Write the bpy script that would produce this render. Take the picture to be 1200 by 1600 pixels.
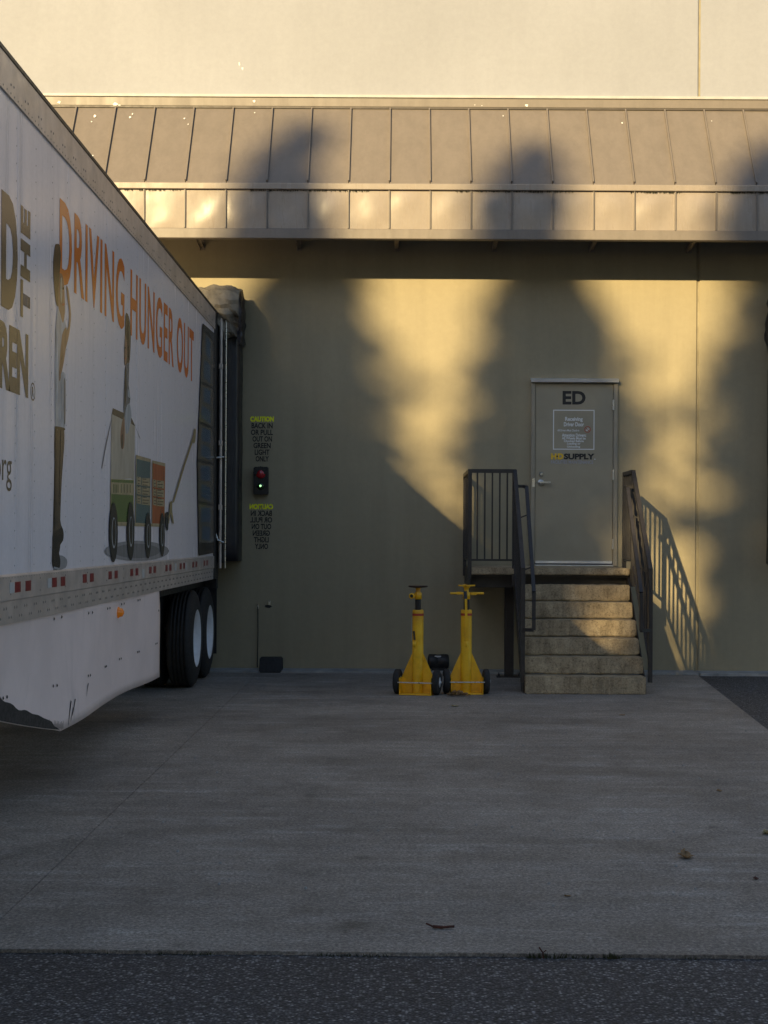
import bpy, bmesh, math, random
from mathutils import Vector, Matrix, noise
from mathutils.geometry import tessellate_polygon
random.seed(7)
scene = bpy.context.scene
for o in list(bpy.data.objects): bpy.data.objects.remove(o)

# ------------------------------------------------------------------ camera
F, CX, CY, HC = 2300.0, 624.0, 841.0, 1.56      # focal (px of the 1200x1600 photo), vanishing point of the wall normal, eye height
ROLL = math.radians(0.3)
WD = 17.35                                       # distance to the wall (y axis)
cam_d = bpy.data.cameras.new('camera'); cam = bpy.data.objects.new('camera', cam_d)
scene.collection.objects.link(cam); scene.camera = cam
cam_d.sensor_fit = 'HORIZONTAL'; cam_d.sensor_width = 36; cam_d.lens = F / 1200 * 36
cam_d.shift_x = -(CX - 600) / 1200; cam_d.shift_y = (CY - 800) / 1200
cam_d.clip_start = 0.1; cam_d.clip_end = 2000
cam.location = (0, 0, HC); cam.rotation_euler = (math.pi / 2, -ROLL, 0)
scene.render.resolution_x = 768; scene.render.resolution_y = 1024

# ------------------------------------------------------------------ light
TH, TV = 0.448, 0.39                             # sun: metres left and metres up per metre away from the wall
S = Vector((-TH, -1, TV)).normalized()
w = bpy.data.worlds.new('World'); scene.world = w; w.use_nodes = True
nt = w.node_tree; bg = nt.nodes['Background']
sky = nt.nodes.new('ShaderNodeTexSky'); sky.sky_type = 'NISHITA'; sky.sun_disc = False
sky.sun_elevation = math.asin(S.z); sky.sun_rotation = math.atan2(S.x, S.y)
sky.air_density = 1.0; sky.dust_density = 0.5; sky.ozone_density = 1.0
nt.links.new(sky.outputs[0], bg.inputs[0]); bg.inputs[1].default_value = 0.112
sun_d = bpy.data.lights.new('sun', 'SUN'); sun_d.energy = 5.0; sun_d.angle = math.radians(0.53); sun_d.color = (1.0, 0.76, 0.38)
sun = bpy.data.objects.new('sun', sun_d); scene.collection.objects.link(sun)
sun.rotation_euler = S.to_track_quat('Z', 'Y').to_euler(); sun.location = (-10, -20, 30)
vs = scene.view_settings; vs.view_transform = 'Standard'; vs.look = 'None'; vs.gamma = 1; vs.exposure = 0.86
vs.use_curve_mapping = False

# ------------------------------------------------------------------ pixel helpers (photo pixels -> metres on a known plane)
ca, sa = math.cos(ROLL), math.sin(ROLL)
def uv(px, py):
    u, v = px - CX, py - CY
    return u * ca + v * sa, -u * sa + v * ca
def at(px, py, d):
    u, v = uv(px, py); return Vector((u * d / F, d, HC - v * d / F))
def ground_at(px, py):
    u, v = uv(px, py); d = HC * F / v; return Vector((u * d / F, d, 0))
TX = -2.09                                       # plane of the trailer side
def side_at(px, py):
    u, v = uv(px, py); d = TX * F / u; return d, HC - v * d / F

# ------------------------------------------------------------------ materials
def lin(r, g, b):
    f = lambda c: (c / 255 / 12.92) if c / 255 <= 0.04045 else ((c / 255 + 0.055) / 1.055) ** 2.4
    return (f(r), f(g), f(b), 1)
class NT:
    def __init__(s, name):
        s.m = bpy.data.materials.new(name); s.m.use_nodes = True; s.t = s.m.node_tree
        s.p = s.t.nodes['Principled BSDF']; s.co = s.n('ShaderNodeTexCoord').outputs['Object']
    def n(s, t, **k):
        x = s.t.nodes.new(t)
        for a, b in k.items(): setattr(x, a, b)
        return x
    def l(s, a, b): s.t.links.new(a, b)
    def mapping(s, scale):
        m = s.n('ShaderNodeMapping'); s.l(s.co, m.inputs[0]); m.inputs['Scale'].default_value = scale; return m.outputs[0]
    def noise(s, scale, detail=4, rough=0.55, vec=None):
        x = s.n('ShaderNodeTexNoise'); x.inputs['Scale'].default_value = scale; x.inputs['Detail'].default_value = detail
        x.inputs['Roughness'].default_value = rough; s.l(vec or s.co, x.inputs['Vector']); return x.outputs['Fac']
    def ramp(s, fac, stops):
        r = s.n('ShaderNodeValToRGB'); e = r.color_ramp.elements
        while len(e) < len(stops): e.new(0.5)
        for el, (p, c) in zip(e, stops):
            el.position = p; el.color = c if len(c) == 4 else (*c, 1)
        s.l(fac, r.inputs[0]); return r.outputs[0]
    def mix(s, a, b, fac, mode='MIX'):
        x = s.n('ShaderNodeMix', data_type='RGBA', blend_type=mode)
        for inp, v in ((x.inputs['Factor'], fac), (x.inputs['A'], a), (x.inputs['B'], b)):
            if isinstance(v, (int, float)): inp.default_value = v
            elif isinstance(v, tuple): inp.default_value = v if len(v) == 4 else (*v, 1)
            else: s.l(v, inp)
        return x.outputs['Result']
    def bump(s, h, strength=0.3, dist=0.01, prev=None):
        b = s.n('ShaderNodeBump'); b.inputs['Strength'].default_value = strength; b.inputs['Distance'].default_value = dist
        s.l(h, b.inputs['Height'])
        if prev: s.l(prev, b.inputs['Normal'])
        return b.outputs[0]
    def done(s, col, rough=0.6, nrm=None, metal=0, spec=0.5):
        i = s.p.inputs
        if isinstance(col, tuple): i['Base Color'].default_value = col if len(col) == 4 else (*col, 1)
        else: s.l(col, i['Base Color'])
        if isinstance(rough, (int, float)): i['Roughness'].default_value = rough
        else: s.l(rough, i['Roughness'])
        if nrm: s.l(nrm, i['Normal'])
        i['Metallic'].default_value = metal; i['Specular IOR Level'].default_value = spec
        return s.m
def g3(v): return (v, v, v, 1)
def sc(c, k): return tuple(min(1, x * k) for x in c[:3]) + (1,)
def worn(name, c, rough=0.5, var=0.25, scale=6, metal=0, bump=0.1, spec=0.5, bscale=60):
    t = NT(name)
    f = t.noise(scale, 6, 0.6)
    col = t.ramp(f, [(0.3, sc(c, 1 - var)), (0.7, sc(c, 1 + var * 0.6))])
    r = t.ramp(t.noise(scale * 2.3, 4), [(0.3, g3(max(0.05, rough - 0.08))), (0.7, g3(min(1, rough + 0.1)))])
    return t.done(col, r, t.bump(t.noise(bscale, 3), bump, 0.004) if bump else None, metal, spec)
def plain(name, c, rough=0.5, metal=0, spec=0.5):
    return NT(name).done(c, rough, None, metal, spec)

M = {}
def wall_mat(name, c, dripf=0.55):
    t = NT(name)
    big = t.noise(0.45, 5, 0.6); fine = t.noise(14, 6, 0.7)
    drip = t.noise(1.0, 5, 0.6, t.mapping((5.0, 5.0, 0.35)))
    col = t.ramp(big, [(0.3, sc(c, 0.92)), (0.7, sc(c, 1.05))])
    col = t.mix(col, t.ramp(fine, [(0.3, g3(0.9)), (0.75, g3(1.06))]), 0.6, 'MULTIPLY')
    col = t.mix(col, t.ramp(drip, [(0.35, g3(0.86)), (0.6, g3(1.02))]), dripf, 'MULTIPLY')
    scuff = t.noise(2.6, 8, 0.75)
    col = t.mix(col, t.ramp(scuff, [(0.22, g3(0.80)), (0.36, g3(1.0)), (0.66, g3(1.0)), (0.78, g3(1.10))]), 0.8, 'MULTIPLY')
    nb = t.bump(t.noise(220, 3, 0.6), 0.12, 0.003, t.bump(t.noise(5, 3), 0.10, 0.02))
    return t.done(col, 0.62, nb, 0, 0.35)
M['wall'] = wall_mat('wall_paint_tan', (0.322, 0.278, 0.183, 1))
M['wall_up'] = wall_mat('wall_paint_cream', (0.296, 0.306, 0.345, 1), 0.2)
M['reveal'] = worn('reveal_paint', (0.30, 0.26, 0.17, 1), 0.7)

def slab_mat():
    t = NT('brushed_concrete')
    streak = t.noise(1.0, 7, 0.62, t.mapping((0.32, 5.5, 1)))
    streak2 = t.noise(1.0, 6, 0.7, t.mapping((1.1, 9.0, 1)))
    big = t.noise(0.35, 5, 0.6); fine = t.noise(75, 5, 0.8); med = t.noise(9, 6, 0.7)
    col = t.ramp(big, [(0.30, (0.165, 0.146, 0.128, 1)), (0.5, (0.225, 0.199, 0.173, 1)), (0.68, (0.29, 0.257, 0.222, 1))])
    blot = t.noise(1.7, 7, 0.72)
    col = t.mix(col, t.ramp(blot, [(0.3, g3(0.66)), (0.48, g3(0.98)), (0.7, g3(1.22))]), 0.8, 'MULTIPLY')
    col = t.mix(col, t.ramp(streak, [(0.32, g3(0.66)), (0.5, g3(0.98)), (0.62, g3(1.2)), (0.70, g3(1.5))]), 0.45, 'MULTIPLY')
    wear = t.mix(g3(0.0), t.ramp(streak2, [(0.50, g3(0.0)), (0.66, g3(1.0))]), t.ramp(blot, [(0.40, g3(0.0)), (0.58, g3(1.0))]))
    col = t.mix(col, (0.42, 0.405, 0.385, 1), t.mix(g3(0.0), wear, 0.42))
    col = t.mix(col, t.ramp(t.noise(42, 4, 0.7), [(0.34, g3(0.6)), (0.5, g3(1.0)), (0.66, g3(1.5))]), 0.7, 'MULTIPLY')
    stain = t.ramp(t.noise(3.3, 3, 0.4), [(0.24, g3(0.45)), (0.31, g3(1.0))])
    col = t.mix(col, stain, 0.6, 'MULTIPLY')
    col = t.mix(col, t.ramp(med, [(0.3, g3(0.75)), (0.7, g3(1.2))]), 0.7, 'MULTIPLY')
    col = t.mix(col, t.ramp(fine, [(0.36, g3(0.42)), (0.5, g3(1.0)), (0.66, g3(1.9))]), 0.9, 'MULTIPLY')
    # tyre scuffs: soft dark rings
    wv = t.n('ShaderNodeTexWave', wave_type='RINGS', rings_direction='Z'); t.l(t.mapping((0.6, 0.35, 1)), wv.inputs[0])
    wv.inputs['Scale'].default_value = 0.35; wv.inputs['Distortion'].default_value = 4; wv.inputs['Detail'].default_value = 3
    wv.inputs['Detail Scale'].default_value = 0.6
    col = t.mix(col, t.ramp(wv.outputs['Fac'], [(0.0, g3(0.72)), (0.10, g3(1.0))]), 0.5, 'MULTIPLY')
    nb = t.bump(fine, 0.5, 0.004, t.bump(med, 0.2, 0.006))
    return t.done(col, t.ramp(streak, [(0.3, g3(0.6)), (0.7, g3(0.8))]), nb, 0, 0.4)
M['slab'] = slab_mat()
def asphalt_mat():
    t = NT('coarse_asphalt')
    vo = t.n('ShaderNodeTexVoronoi'); vo.inputs['Scale'].default_value = 88; t.l(t.co, vo.inputs['Vector'])
    rnd = t.n('ShaderNodeSeparateColor'); t.l(vo.outputs['Color'], rnd.inputs[0])
    stone = t.ramp(rnd.outputs[0], [(0.0, (0.04, 0.04, 0.044, 1)), (0.55, (0.085, 0.085, 0.092, 1)), (0.80, (0.14, 0.138, 0.145, 1)), (0.96, (0.34, 0.335, 0.335, 1))])
    edge = t.ramp(vo.outputs['Distance'], [(0.25, g3(1.0)), (0.62, g3(0.25))])
    col = t.mix(stone, edge, 0.9, 'MULTIPLY')
    col = t.mix(col, t.ramp(t.noise(0.8, 5), [(0.3, g3(0.75)), (0.7, g3(1.2))]), 0.7, 'MULTIPLY')
    inv = t.n('ShaderNodeMath', operation='SUBTRACT'); inv.inputs[0].default_value = 1; t.l(vo.outputs['Distance'], inv.inputs[1])
    return t.done(col, 0.72, t.bump(inv.outputs[0], 0.7, 0.006), 0, 0.4)
M['asphalt'] = asphalt_mat()
def step_mat():
    t = NT('aged_step_concrete')
    a, b, c = t.noise(5, 7, 0.7), t.noise(55, 5, 0.75), t.noise(1.0, 6, 0.65, t.mapping((14, 14, 2.2)))
    col = t.ramp(a, [(0.28, (0.22, 0.168, 0.105, 1)), (0.55, (0.40, 0.318, 0.205, 1)), (0.78, (0.50, 0.41, 0.28, 1))])
    col = t.mix(col, t.ramp(b, [(0.33, g3(0.35)), (0.46, g3(0.95)), (0.7, g3(1.35))]), 0.85, 'MULTIPLY')
    col = t.mix(col, t.ramp(c, [(0.35, g3(0.6)), (0.6, g3(1.08))]), 0.7, 'MULTIPLY')
    return t.done(col, 0.85, t.bump(b, 0.7, 0.006, t.bump(a, 0.4, 0.012)), 0, 0.25)
M['step'] = step_mat()
M['strip'] = worn('pale_strip_concrete', (0.30, 0.30, 0.29, 1), 0.85, 0.35, 5, bump=0.5)
def metal_paint(name, c, rough):
    t = NT(name)
    lo = t.noise(1.6, 3, 0.5); dirt = t.noise(1.0, 6, 0.65, t.mapping((7, 7, 0.8)))
    col = t.mix(c, t.ramp(dirt, [(0.35, g3(0.8)), (0.6, g3(1.04))]), 0.6, 'MULTIPLY')
    col = t.mix(col, t.ramp(t.noise(24, 5, 0.7), [(0.3, g3(0.9)), (0.7, g3(1.06))]), 0.6, 'MULTIPLY')
    r = t.ramp(dirt, [(0.3, g3(rough + 0.12)), (0.65, g3(rough - 0.03))])
    return t.done(col, r, t.bump(lo, 0.35, 0.03), 0, 0.6)
M['awning'] = metal_paint('taupe_roof_metal', (0.176, 0.149, 0.126, 1), 0.45)
M['fascia'] = metal_paint('taupe_fascia_metal', (0.30, 0.255, 0.215, 1), 0.26)
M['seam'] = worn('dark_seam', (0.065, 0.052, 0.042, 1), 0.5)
M['flash_white'] = worn('white_flashing', (0.42, 0.41, 0.40, 1), 0.5, 0.15)
M['moss'] = plain('dark_moss', (0.03, 0.03, 0.018, 1), 0.95)
M['bracket'] = worn('bracket_steel', (0.26, 0.22, 0.17, 1), 0.6)
M['droppings'] = plain('bird_droppings', (0.75, 0.73, 0.70, 1), 0.9)
M['door'] = worn('door_paint_taupe', (0.315, 0.278, 0.200, 1), 0.42, 0.10, 2.5, bump=0.08)
M['dframe'] = worn('door_frame_paint', (0.30, 0.265, 0.20, 1), 0.5, 0.15, 3)
M['alu'] = worn('bright_aluminium', (0.75, 0.75, 0.74, 1), 0.38, 0.12, 9, metal=0.7)
M['steel'] = worn('brushed_steel', (0.62, 0.61, 0.58, 1), 0.3, 0.1, 12, metal=0.9)
M['ink'] = plain('black_lettering', (0.012, 0.012, 0.012, 1), 0.6)
M['inkwall'] = worn('dark_wall_lettering', (0.022, 0.021, 0.019, 1), 0.7, 0.4, 25)
M['white'] = plain('white_lettering', (0.72, 0.72, 0.70, 1), 0.6)
M['palegrey'] = plain('grey_lettering', (0.34, 0.34, 0.37, 1), 0.6)
M['yel'] = plain('yellow_lettering', (0.75, 0.47, 0.02, 1), 0.6)
M['ylime'] = worn('lime_yellow_lettering', (0.88, 0.88, 0.02, 1), 0.6, 0.15, 25)
M['redink'] = plain('red_lettering', (0.42, 0.06, 0.035, 1), 0.6)
M['rail'] = worn('dark_railing_paint', (0.028, 0.025, 0.025, 1), 0.45, 0.3, 9, bump=0.15)
M['black'] = worn('black_paint', (0.014, 0.014, 0.015, 1), 0.5, 0.3, 10)
M['rubber'] = worn('tyre_rubber', (0.016, 0.016, 0.017, 1), 0.75, 0.3, 20, bump=0.2)
M['vinyl'] = worn('black_vinyl', (0.019, 0.018, 0.022, 1), 0.42, 0.25, 5, bump=0.35, bscale=9)
def canvas_mat():
    t = NT('tan_canvas'); a = t.noise(4, 7, 0.65)
    col = t.ramp(a, [(0.3, (0.075, 0.066, 0.052, 1)), (0.5, (0.185, 0.162, 0.125, 1)), (0.72, (0.27, 0.24, 0.19, 1))])
    return t.done(col, 0.75, t.bump(t.noise(9, 4, 0.6), 0.5, 0.03), 0, 0.3)
M['canvas'] = canvas_mat()
def panel_mat():
    t = NT('white_trailer_skin')
    dirt = t.noise(1.0, 6, 0.65, t.mapping((1, 7.0, 0.30))); a = t.noise(30, 5, 0.7)
    c = t.mix((0.86, 0.79, 0.83, 1), t.ramp(dirt, [(0.32, g3(0.70)), (0.46, g3(0.95)), (0.62, g3(1.04))]), 0.65, 'MULTIPLY')
    c = t.mix(c, t.ramp(a, [(0.3, g3(0.90)), (0.7, g3(1.04))]), 0.6, 'MULTIPLY')
    r = t.ramp(dirt, [(0.3, g3(0.30)), (0.65, g3(0.17))])
    return t.done(c, r, t.bump(t.noise(1.0, 3, 0.5, t.mapping((1, 2.2, 0.5))), 0.10, 0.02), 0, 0.55)
M['panel'] = panel_mat()
M['rail_alu'] = worn('dull_rail_aluminium', (0.58, 0.50, 0.455, 1), 0.36, 0.22, 5, metal=0.35, bump=0.15)
def skirt_mat():
    t = NT('pale_skirt_plastic'); a = t.noise(2.2, 6, 0.6); b = t.noise(1.0, 6, 0.7, t.mapping((1, 4, 1.2)))
    c = t.mix((0.84, 0.70, 0.68, 1), t.ramp(a, [(0.3, g3(0.88)), (0.7, g3(1.05))]), 0.8, 'MULTIPLY')
    c = t.mix(c, t.ramp(b, [(0.28, g3(0.72)), (0.45, g3(1.0))]), 0.5, 'MULTIPLY')
    return t.done(c, 0.42, t.bump(a, 0.15, 0.02), 0, 0.5)
M['skirt'] = skirt_mat()
M['scuff'] = worn('black_scuff', (0.035, 0.032, 0.032, 1), 0.8, 0.6, 30)
M['rivet'] = plain('rivet_metal', (0.24, 0.215, 0.205, 1), 0.45, 0.4)
M['redtape'] = plain('red_reflective_tape', (0.22, 0.018, 0.022, 1), 0.3)
M['whitetape'] = plain('white_reflective_tape', (0.52, 0.52, 0.53, 1), 0.3)
M['wheelwhite'] = worn('white_wheel_disc', (0.72, 0.72, 0.74, 1), 0.45, 0.12, 12)
M['orange'] = plain('print_orange', (0.70, 0.165, 0.022, 1), 0.24)
M['brown'] = plain('print_dark_brown', (0.115, 0.096, 0.072, 1), 0.24)
PR = dict(hair=(0.035, 0.026, 0.02), skin=(0.30, 0.165, 0.10), shirt=(0.40, 0.44, 0.50), trouser=(0.075, 0.056, 0.042), shoe=(0.018, 0.016, 0.016),
          grey=(0.14, 0.14, 0.15), greyl=(0.36, 0.38, 0.41), card=(0.46, 0.40, 0.32), cardd=(0.12, 0.085, 0.055), tan=(0.40, 0.315, 0.185), green=(0.115, 0.165, 0.045),
          teal=(0.085, 0.135, 0.135), rust=(0.37, 0.098, 0.032), wheel=(0.016, 0.016, 0.018), hub=(0.33, 0.33, 0.33), rope=(0.33, 0.255, 0.13),
          shade1=(0.30, 0.285, 0.295), shade2=(0.20, 0.19, 0.195), boxblue=(0.055, 0.10, 0.15), boxtan=(0.13, 0.105, 0.075), boxdark=(0.022, 0.018, 0.016), lime=(0.55, 0.55, 0.2))
def print_mat(name, c, var):
    t = NT(name); f = t.noise(1.0, 5, 0.6, t.mapping((1, 9, 3.5)))
    return t.done(t.ramp(f, [(0.3, sc(c, 1 - var)), (0.7, sc(c, 1 + var * 0.7))]), 0.24)
for k, c in PR.items(): M['p_' + k] = print_mat('print_' + k, sc(c, 1.12), 0.45 if k in ('skin', 'shirt', 'trouser', 'grey', 'greyl', 'hair') else 0.18)
def jack_mat():
    t = NT('yellow_jack_paint'); chip = t.noise(22, 8, 0.78); a = t.noise(5, 6, 0.65)
    c = t.ramp(a, [(0.3, (0.62, 0.30, 0.012, 1)), (0.55, (0.90, 0.50, 0.012, 1)), (0.75, (0.92, 0.56, 0.03, 1))])
    c = t.mix((0.10, 0.045, 0.02, 1), c, t.ramp(chip, [(0.30, g3(0.0)), (0.335, g3(1.0))]))
    return t.done(c, t.ramp(chip, [(0.3, g3(0.8)), (0.36, g3(0.40))]), t.bump(a, 0.15, 0.004), 0, 0.5)
M['jack'] = jack_mat()
M['jackred'] = worn('red_band_paint', (0.42, 0.045, 0.02, 1), 0.5)
M['grime'] = worn('greasy_iron', (0.05, 0.032, 0.024, 1), 0.6, 0.4, 20)
def glow(name, c, e, s):
    m = plain(name, c, 0.15); m.node_tree.nodes['Principled BSDF'].inputs['Emission Color'].default_value = e
    m.node_tree.nodes['Principled BSDF'].inputs['Emission Strength'].default_value = s; return m
M['redlens'] = plain('red_lens', (0.42, 0.018, 0.025, 1), 0.18, 0, 0.7)
M['greenlens'] = plain('green_lens', (0.012, 0.05, 0.014, 1), 0.18, 0, 0.7)
M['greenled'] = glow('green_led', (0.3, 0.8, 0.3, 1), (0.45, 1.0, 0.40, 1), 1.0)
M['amber'] = glow('amber_lens', (0.55, 0.16, 0.01, 1), (1.0, 0.30, 0.02, 1), 0.05)
M['redlamp'] = glow('red_tail_lamp', (0.4, 0.01, 0.02, 1), (1.0, 0.05, 0.07, 1), 0.9)
M['leaf'] = worn('dry_leaf', (0.30, 0.175, 0.075, 1), 0.8, 0.4, 40)
M['leafpale'] = worn('pale_leaf', (0.42, 0.38, 0.22, 1), 0.8, 0.3, 40)
M['stick'] = worn('bark_red', (0.09, 0.032, 0.022, 1), 0.85, 0.4, 40)
M['weed'] = worn('weed_green', (0.05, 0.055, 0.022, 1), 0.8, 0.4, 30)
M['bark'] = worn('conifer_bark', (0.09, 0.06, 0.04, 1), 0.9, 0.4, 8, bump=0.6)
M['needles'] = worn('conifer_needles', (0.045, 0.07, 0.028, 1), 0.7, 0.4, 1.5)

# ------------------------------------------------------------------ mesh helpers
class MB:
    def __init__(s): s.v = []; s.f = []; s.sm = []
    def add(s, v, f, smooth=False):
        b = len(s.v); s.v += [Vector(p) for p in v]; s.f += [[i + b for i in q] for q in f]; s.sm += [smooth] * len(f); return s
    def box(s, x0, x1, y0, y1, z0, z1):
        return s.add([(x, y, z) for z in (z0, z1) for y in (y0, y1) for x in (x0, x1)],
                     [(0, 2, 3, 1), (4, 5, 7, 6), (0, 1, 5, 4), (2, 6, 7, 3), (0, 4, 6, 2), (1, 3, 7, 5)])
    def bar(s, p, q, a, b=None, up=(0, 0, 1)):
        b = b or a; p, q = Vector(p), Vector(q); d = (q - p).normalized(); u = Vector(up)
        if abs(d.dot(u)) > 0.99: u = Vector((0, 1, 0))
        r = d.cross(u).normalized(); t = r.cross(d).normalized(); vs = []
        for e in (p, q):
            for i, j in ((-1, -1), (1, -1), (1, 1), (-1, 1)): vs.append(e + r * a / 2 * i + t * b / 2 * j)
        return s.add(vs, [(0, 3, 2, 1), (4, 5, 6, 7), (0, 1, 5, 4), (1, 2, 6, 5), (2, 3, 7, 6), (3, 0, 4, 7)])
    def lathe(s, p, q, prof, n=20, caps=True):          # prof: (t along p->q in metres, radius)
        p, q = Vector(p), Vector(q); d = (q - p).normalized()
        u = Vector((0, 0, 1)) if abs(d.z) < 0.9 else Vector((1, 0, 0))
        r = d.cross(u).normalized(); t = r.cross(d).normalized(); vs = []; fs = []
        for h, rad in prof:
            for k in range(n):
                a = 2 * math.pi * k / n; vs.append(p + d * h + (r * math.cos(a) + t * math.sin(a)) * rad)
        for i in range(len(prof) - 1):
            for k in range(n):
                k2 = (k + 1) % n; fs.append((i * n + k, i * n + k2, (i + 1) * n + k2, (i + 1) * n + k))
        s.add(vs, fs, True)
        if caps:
            s.add(vs[:n], [tuple(range(n - 1, -1, -1))]); s.add(vs[-n:], [tuple(range(n))])
        return s
    def tube(s, p, q, r, n=14): 
        return s.lathe(p, q, [(0, r), ((Vector(q) - Vector(p)).length, r)], n)
    def path(s, pts, r, n=8):
        for a, b in zip(pts, pts[1:]): s.tube(a, b, r, n)
        return s
    def prism(s, pts, off):                              # polygon (3-d points) extruded by a vector
        n = len(pts); pts = [Vector(p) for p in pts]; off = Vector(off)
        return s.add(pts + [p + off for p in pts], [tuple(range(n))[::-1], tuple(range(n, 2 * n))] + [(i, (i + 1) % n, n + (i + 1) % n, n + i) for i in range(n)])
    def xform(s, m):
        s.v = [m @ p for p in s.v]; return s
    def mesh(s, name, bevel=0, seg=1):
        me = bpy.data.meshes.new(name); me.from_pydata([tuple(p) for p in s.v], [], s.f)
        for p, q in zip(me.polygons, s.sm): p.use_smooth = q
        bm = bmesh.new(); bm.from_mesh(me)
        if bevel:
            bmesh.ops.remove_doubles(bm, verts=bm.verts, dist=1e-5)
            es = [e for e in bm.edges if len(e.link_faces) == 2 and e.calc_face_angle(0) > 0.6]
            bmesh.ops.bevel(bm, geom=es, offset=bevel, segments=seg, affect='EDGES', clamp_overlap=True)
        bmesh.ops.recalc_face_normals(bm, faces=bm.faces); bm.to_mesh(me); bm.free()
        return me
COL = scene.collection
def thing(name, loc, label, cat, group=None, kind=None):
    o = bpy.data.objects.new(name, None); o.empty_display_size = 0.2; COL.objects.link(o); o.location = loc
    tag(o, label, cat, group, kind); return o
def tag(o, label=None, cat=None, group=None, kind=None):
    for k, v in (('label', label), ('category', cat), ('group', group), ('kind', kind)):
        if v: o[k] = v
    return o
def wloc(o):
    v = Vector(o.location); p = o.parent
    while p: v += p.location; p = p.parent
    return v
def put(name, mb, mat, parent=None, bevel=0, seg=1, label=None):
    me = mb.mesh(name, bevel, seg) if isinstance(mb, MB) else mb
    if mat and not me.materials: me.materials.append(M[mat])
    o = bpy.data.objects.new(name, me); COL.objects.link(o)
    if parent: o.parent = parent; o.location = -wloc(parent)
    if label: o['label'] = label
    return o
def text_mesh(txt, bold=0.0, spacing=1.0):
    c = bpy.data.curves.new('t', 'FONT'); c.body = txt; c.size = 1; c.offset = bold; c.space_character = spacing; c.resolution_u = 4
    o = bpy.data.objects.new('t', c); COL.objects.link(o); bpy.context.view_layer.update()
    me = bpy.data.meshes.new_from_object(o.evaluated_get(bpy.context.evaluated_depsgraph_get()))
    bpy.data.objects.remove(o); bpy.data.curves.remove(c); return me
def lettering(txt, o, ux, uy, width, height, mat, parent, bold=0.0, name='lettering', spacing=1.0):
    """flat letters fitted to width x height; o = lower-left corner, ux/uy unit axes"""
    me = text_mesh(txt, bold, spacing); xs = [v.co.x for v in me.vertices]; ys = [v.co.y for v in me.vertices]
    x0, x1, y0, y1 = min(xs), max(xs), min(ys), max(ys); kx = width / (x1 - x0); ky = height / (y1 - y0)
    o, ux, uy = Vector(o), Vector(ux), Vector(uy)
    for v in me.vertices: v.co = o + ux * (v.co.x - x0) * kx + uy * (v.co.y - y0) * ky
    me.materials.clear(); return put(name, me, mat, parent)
def poly_flat(pts): return MB().add(pts, [tuple(range(len(pts)))])

# ------------------------------------------------------------------ setting: ground and slabs
def sheet(pts): return MB().add(pts, [tuple(range(len(pts)))])
ground = put('ground', sheet([(-250, -250, -0.014), (250, -250, -0.014), (250, 250, -0.014), (-250, 250, -0.014)]), 'asphalt'); tag(ground, kind='structure')
FE = 5.545                                                     # front edge of the concrete
def slab(name, pts, z0, z1, mat, bev):
    o = put(name, MB().prism([(x, y, z0) for x, y in pts], (0, 0, z1 - z0)), mat, None, bev, 2); return tag(o, kind='structure')
def edge_pts(xa, xb, n):                                      # slightly ragged front edge
    return [(xa + (xb - xa) * i / n, FE - 0.012 * (xa + (xb - xa) * i / n) + 0.008 * noise.noise((i * 0.9, 3, 1)), ) for i in range(n + 1)]
slab('concrete_slab', edge_pts(-1.615, 2.5, 34) + [(3.05, 12.2), (3.45, 17.0), (-1.615, 17.0)], -0.2, 0.0, 'slab', 0.002)
slab('concrete_slab', edge_pts(-9.0, -1.6172, 50) + [(-1.6172, 17.0), (-9.0, 17.0)], -0.2, -0.001, 'slab', 0.002)
slab('concrete_strip', [(-9.0, 17.0), (3.47, 17.0), (3.47, WD + 0.02), (-9.0, WD + 0.02)], -0.2, 0.022, 'strip', 0.006)
slab('concrete_strip', [(3.482, 17.0), (12, 17.0), (12, WD + 0.02), (3.482, WD + 0.02)], -0.2, 0.018, 'strip', 0.006)

# ------------------------------------------------------------------ warehouse
wh = thing('warehouse', (0, WD, 0), 'tan and cream tilt-up concrete warehouse with a metal canopy', 'building')
EAVE = 6.74
xs = [-13.0, -4.95, 3.51, 12.0]
first = None
for i in range(3):
    a, b = xs[i] + 0.012, xs[i + 1] - 0.012
    p = put('wall_panel', MB().box(a, b, WD, WD + 0.25, -0.1, EAVE), 'wall', wh, 0.012, 1)
    if i == 1: first = p
    put('upper_wall_panel', MB().box(a, b, WD + 0.001, WD + 0.25, EAVE + 0.004, 12.0), 'wall_up', wh, 0.012, 1)
put('wall_core', MB().box(-13, 12, WD + 0.022, WD + 6, 0, 11.98), 'reveal', wh)
# bird-dropping streak on the upper wall
def blob(c, ux, uy, rx, ry, n=11):
    c, ux, uy = Vector(c), Vector(ux), Vector(uy)
    return [c + ux * math.cos(a) * rx * k + uy * math.sin(a) * ry * k for a, k in ((2 * math.pi * i / n, random.uniform(0.55, 1.15)) for i in range(n))]
m = MB()
for px, py, rx, ry in ((374, 100, 0.012, 0.03), (379, 107, 0.012, 0.02)):
    put('dropping_stain', poly_flat(blob(at(px, py, WD - 0.003), (1, 0, -0.5), (0, 0, 1), rx, ry)), 'droppings', wh)

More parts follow.
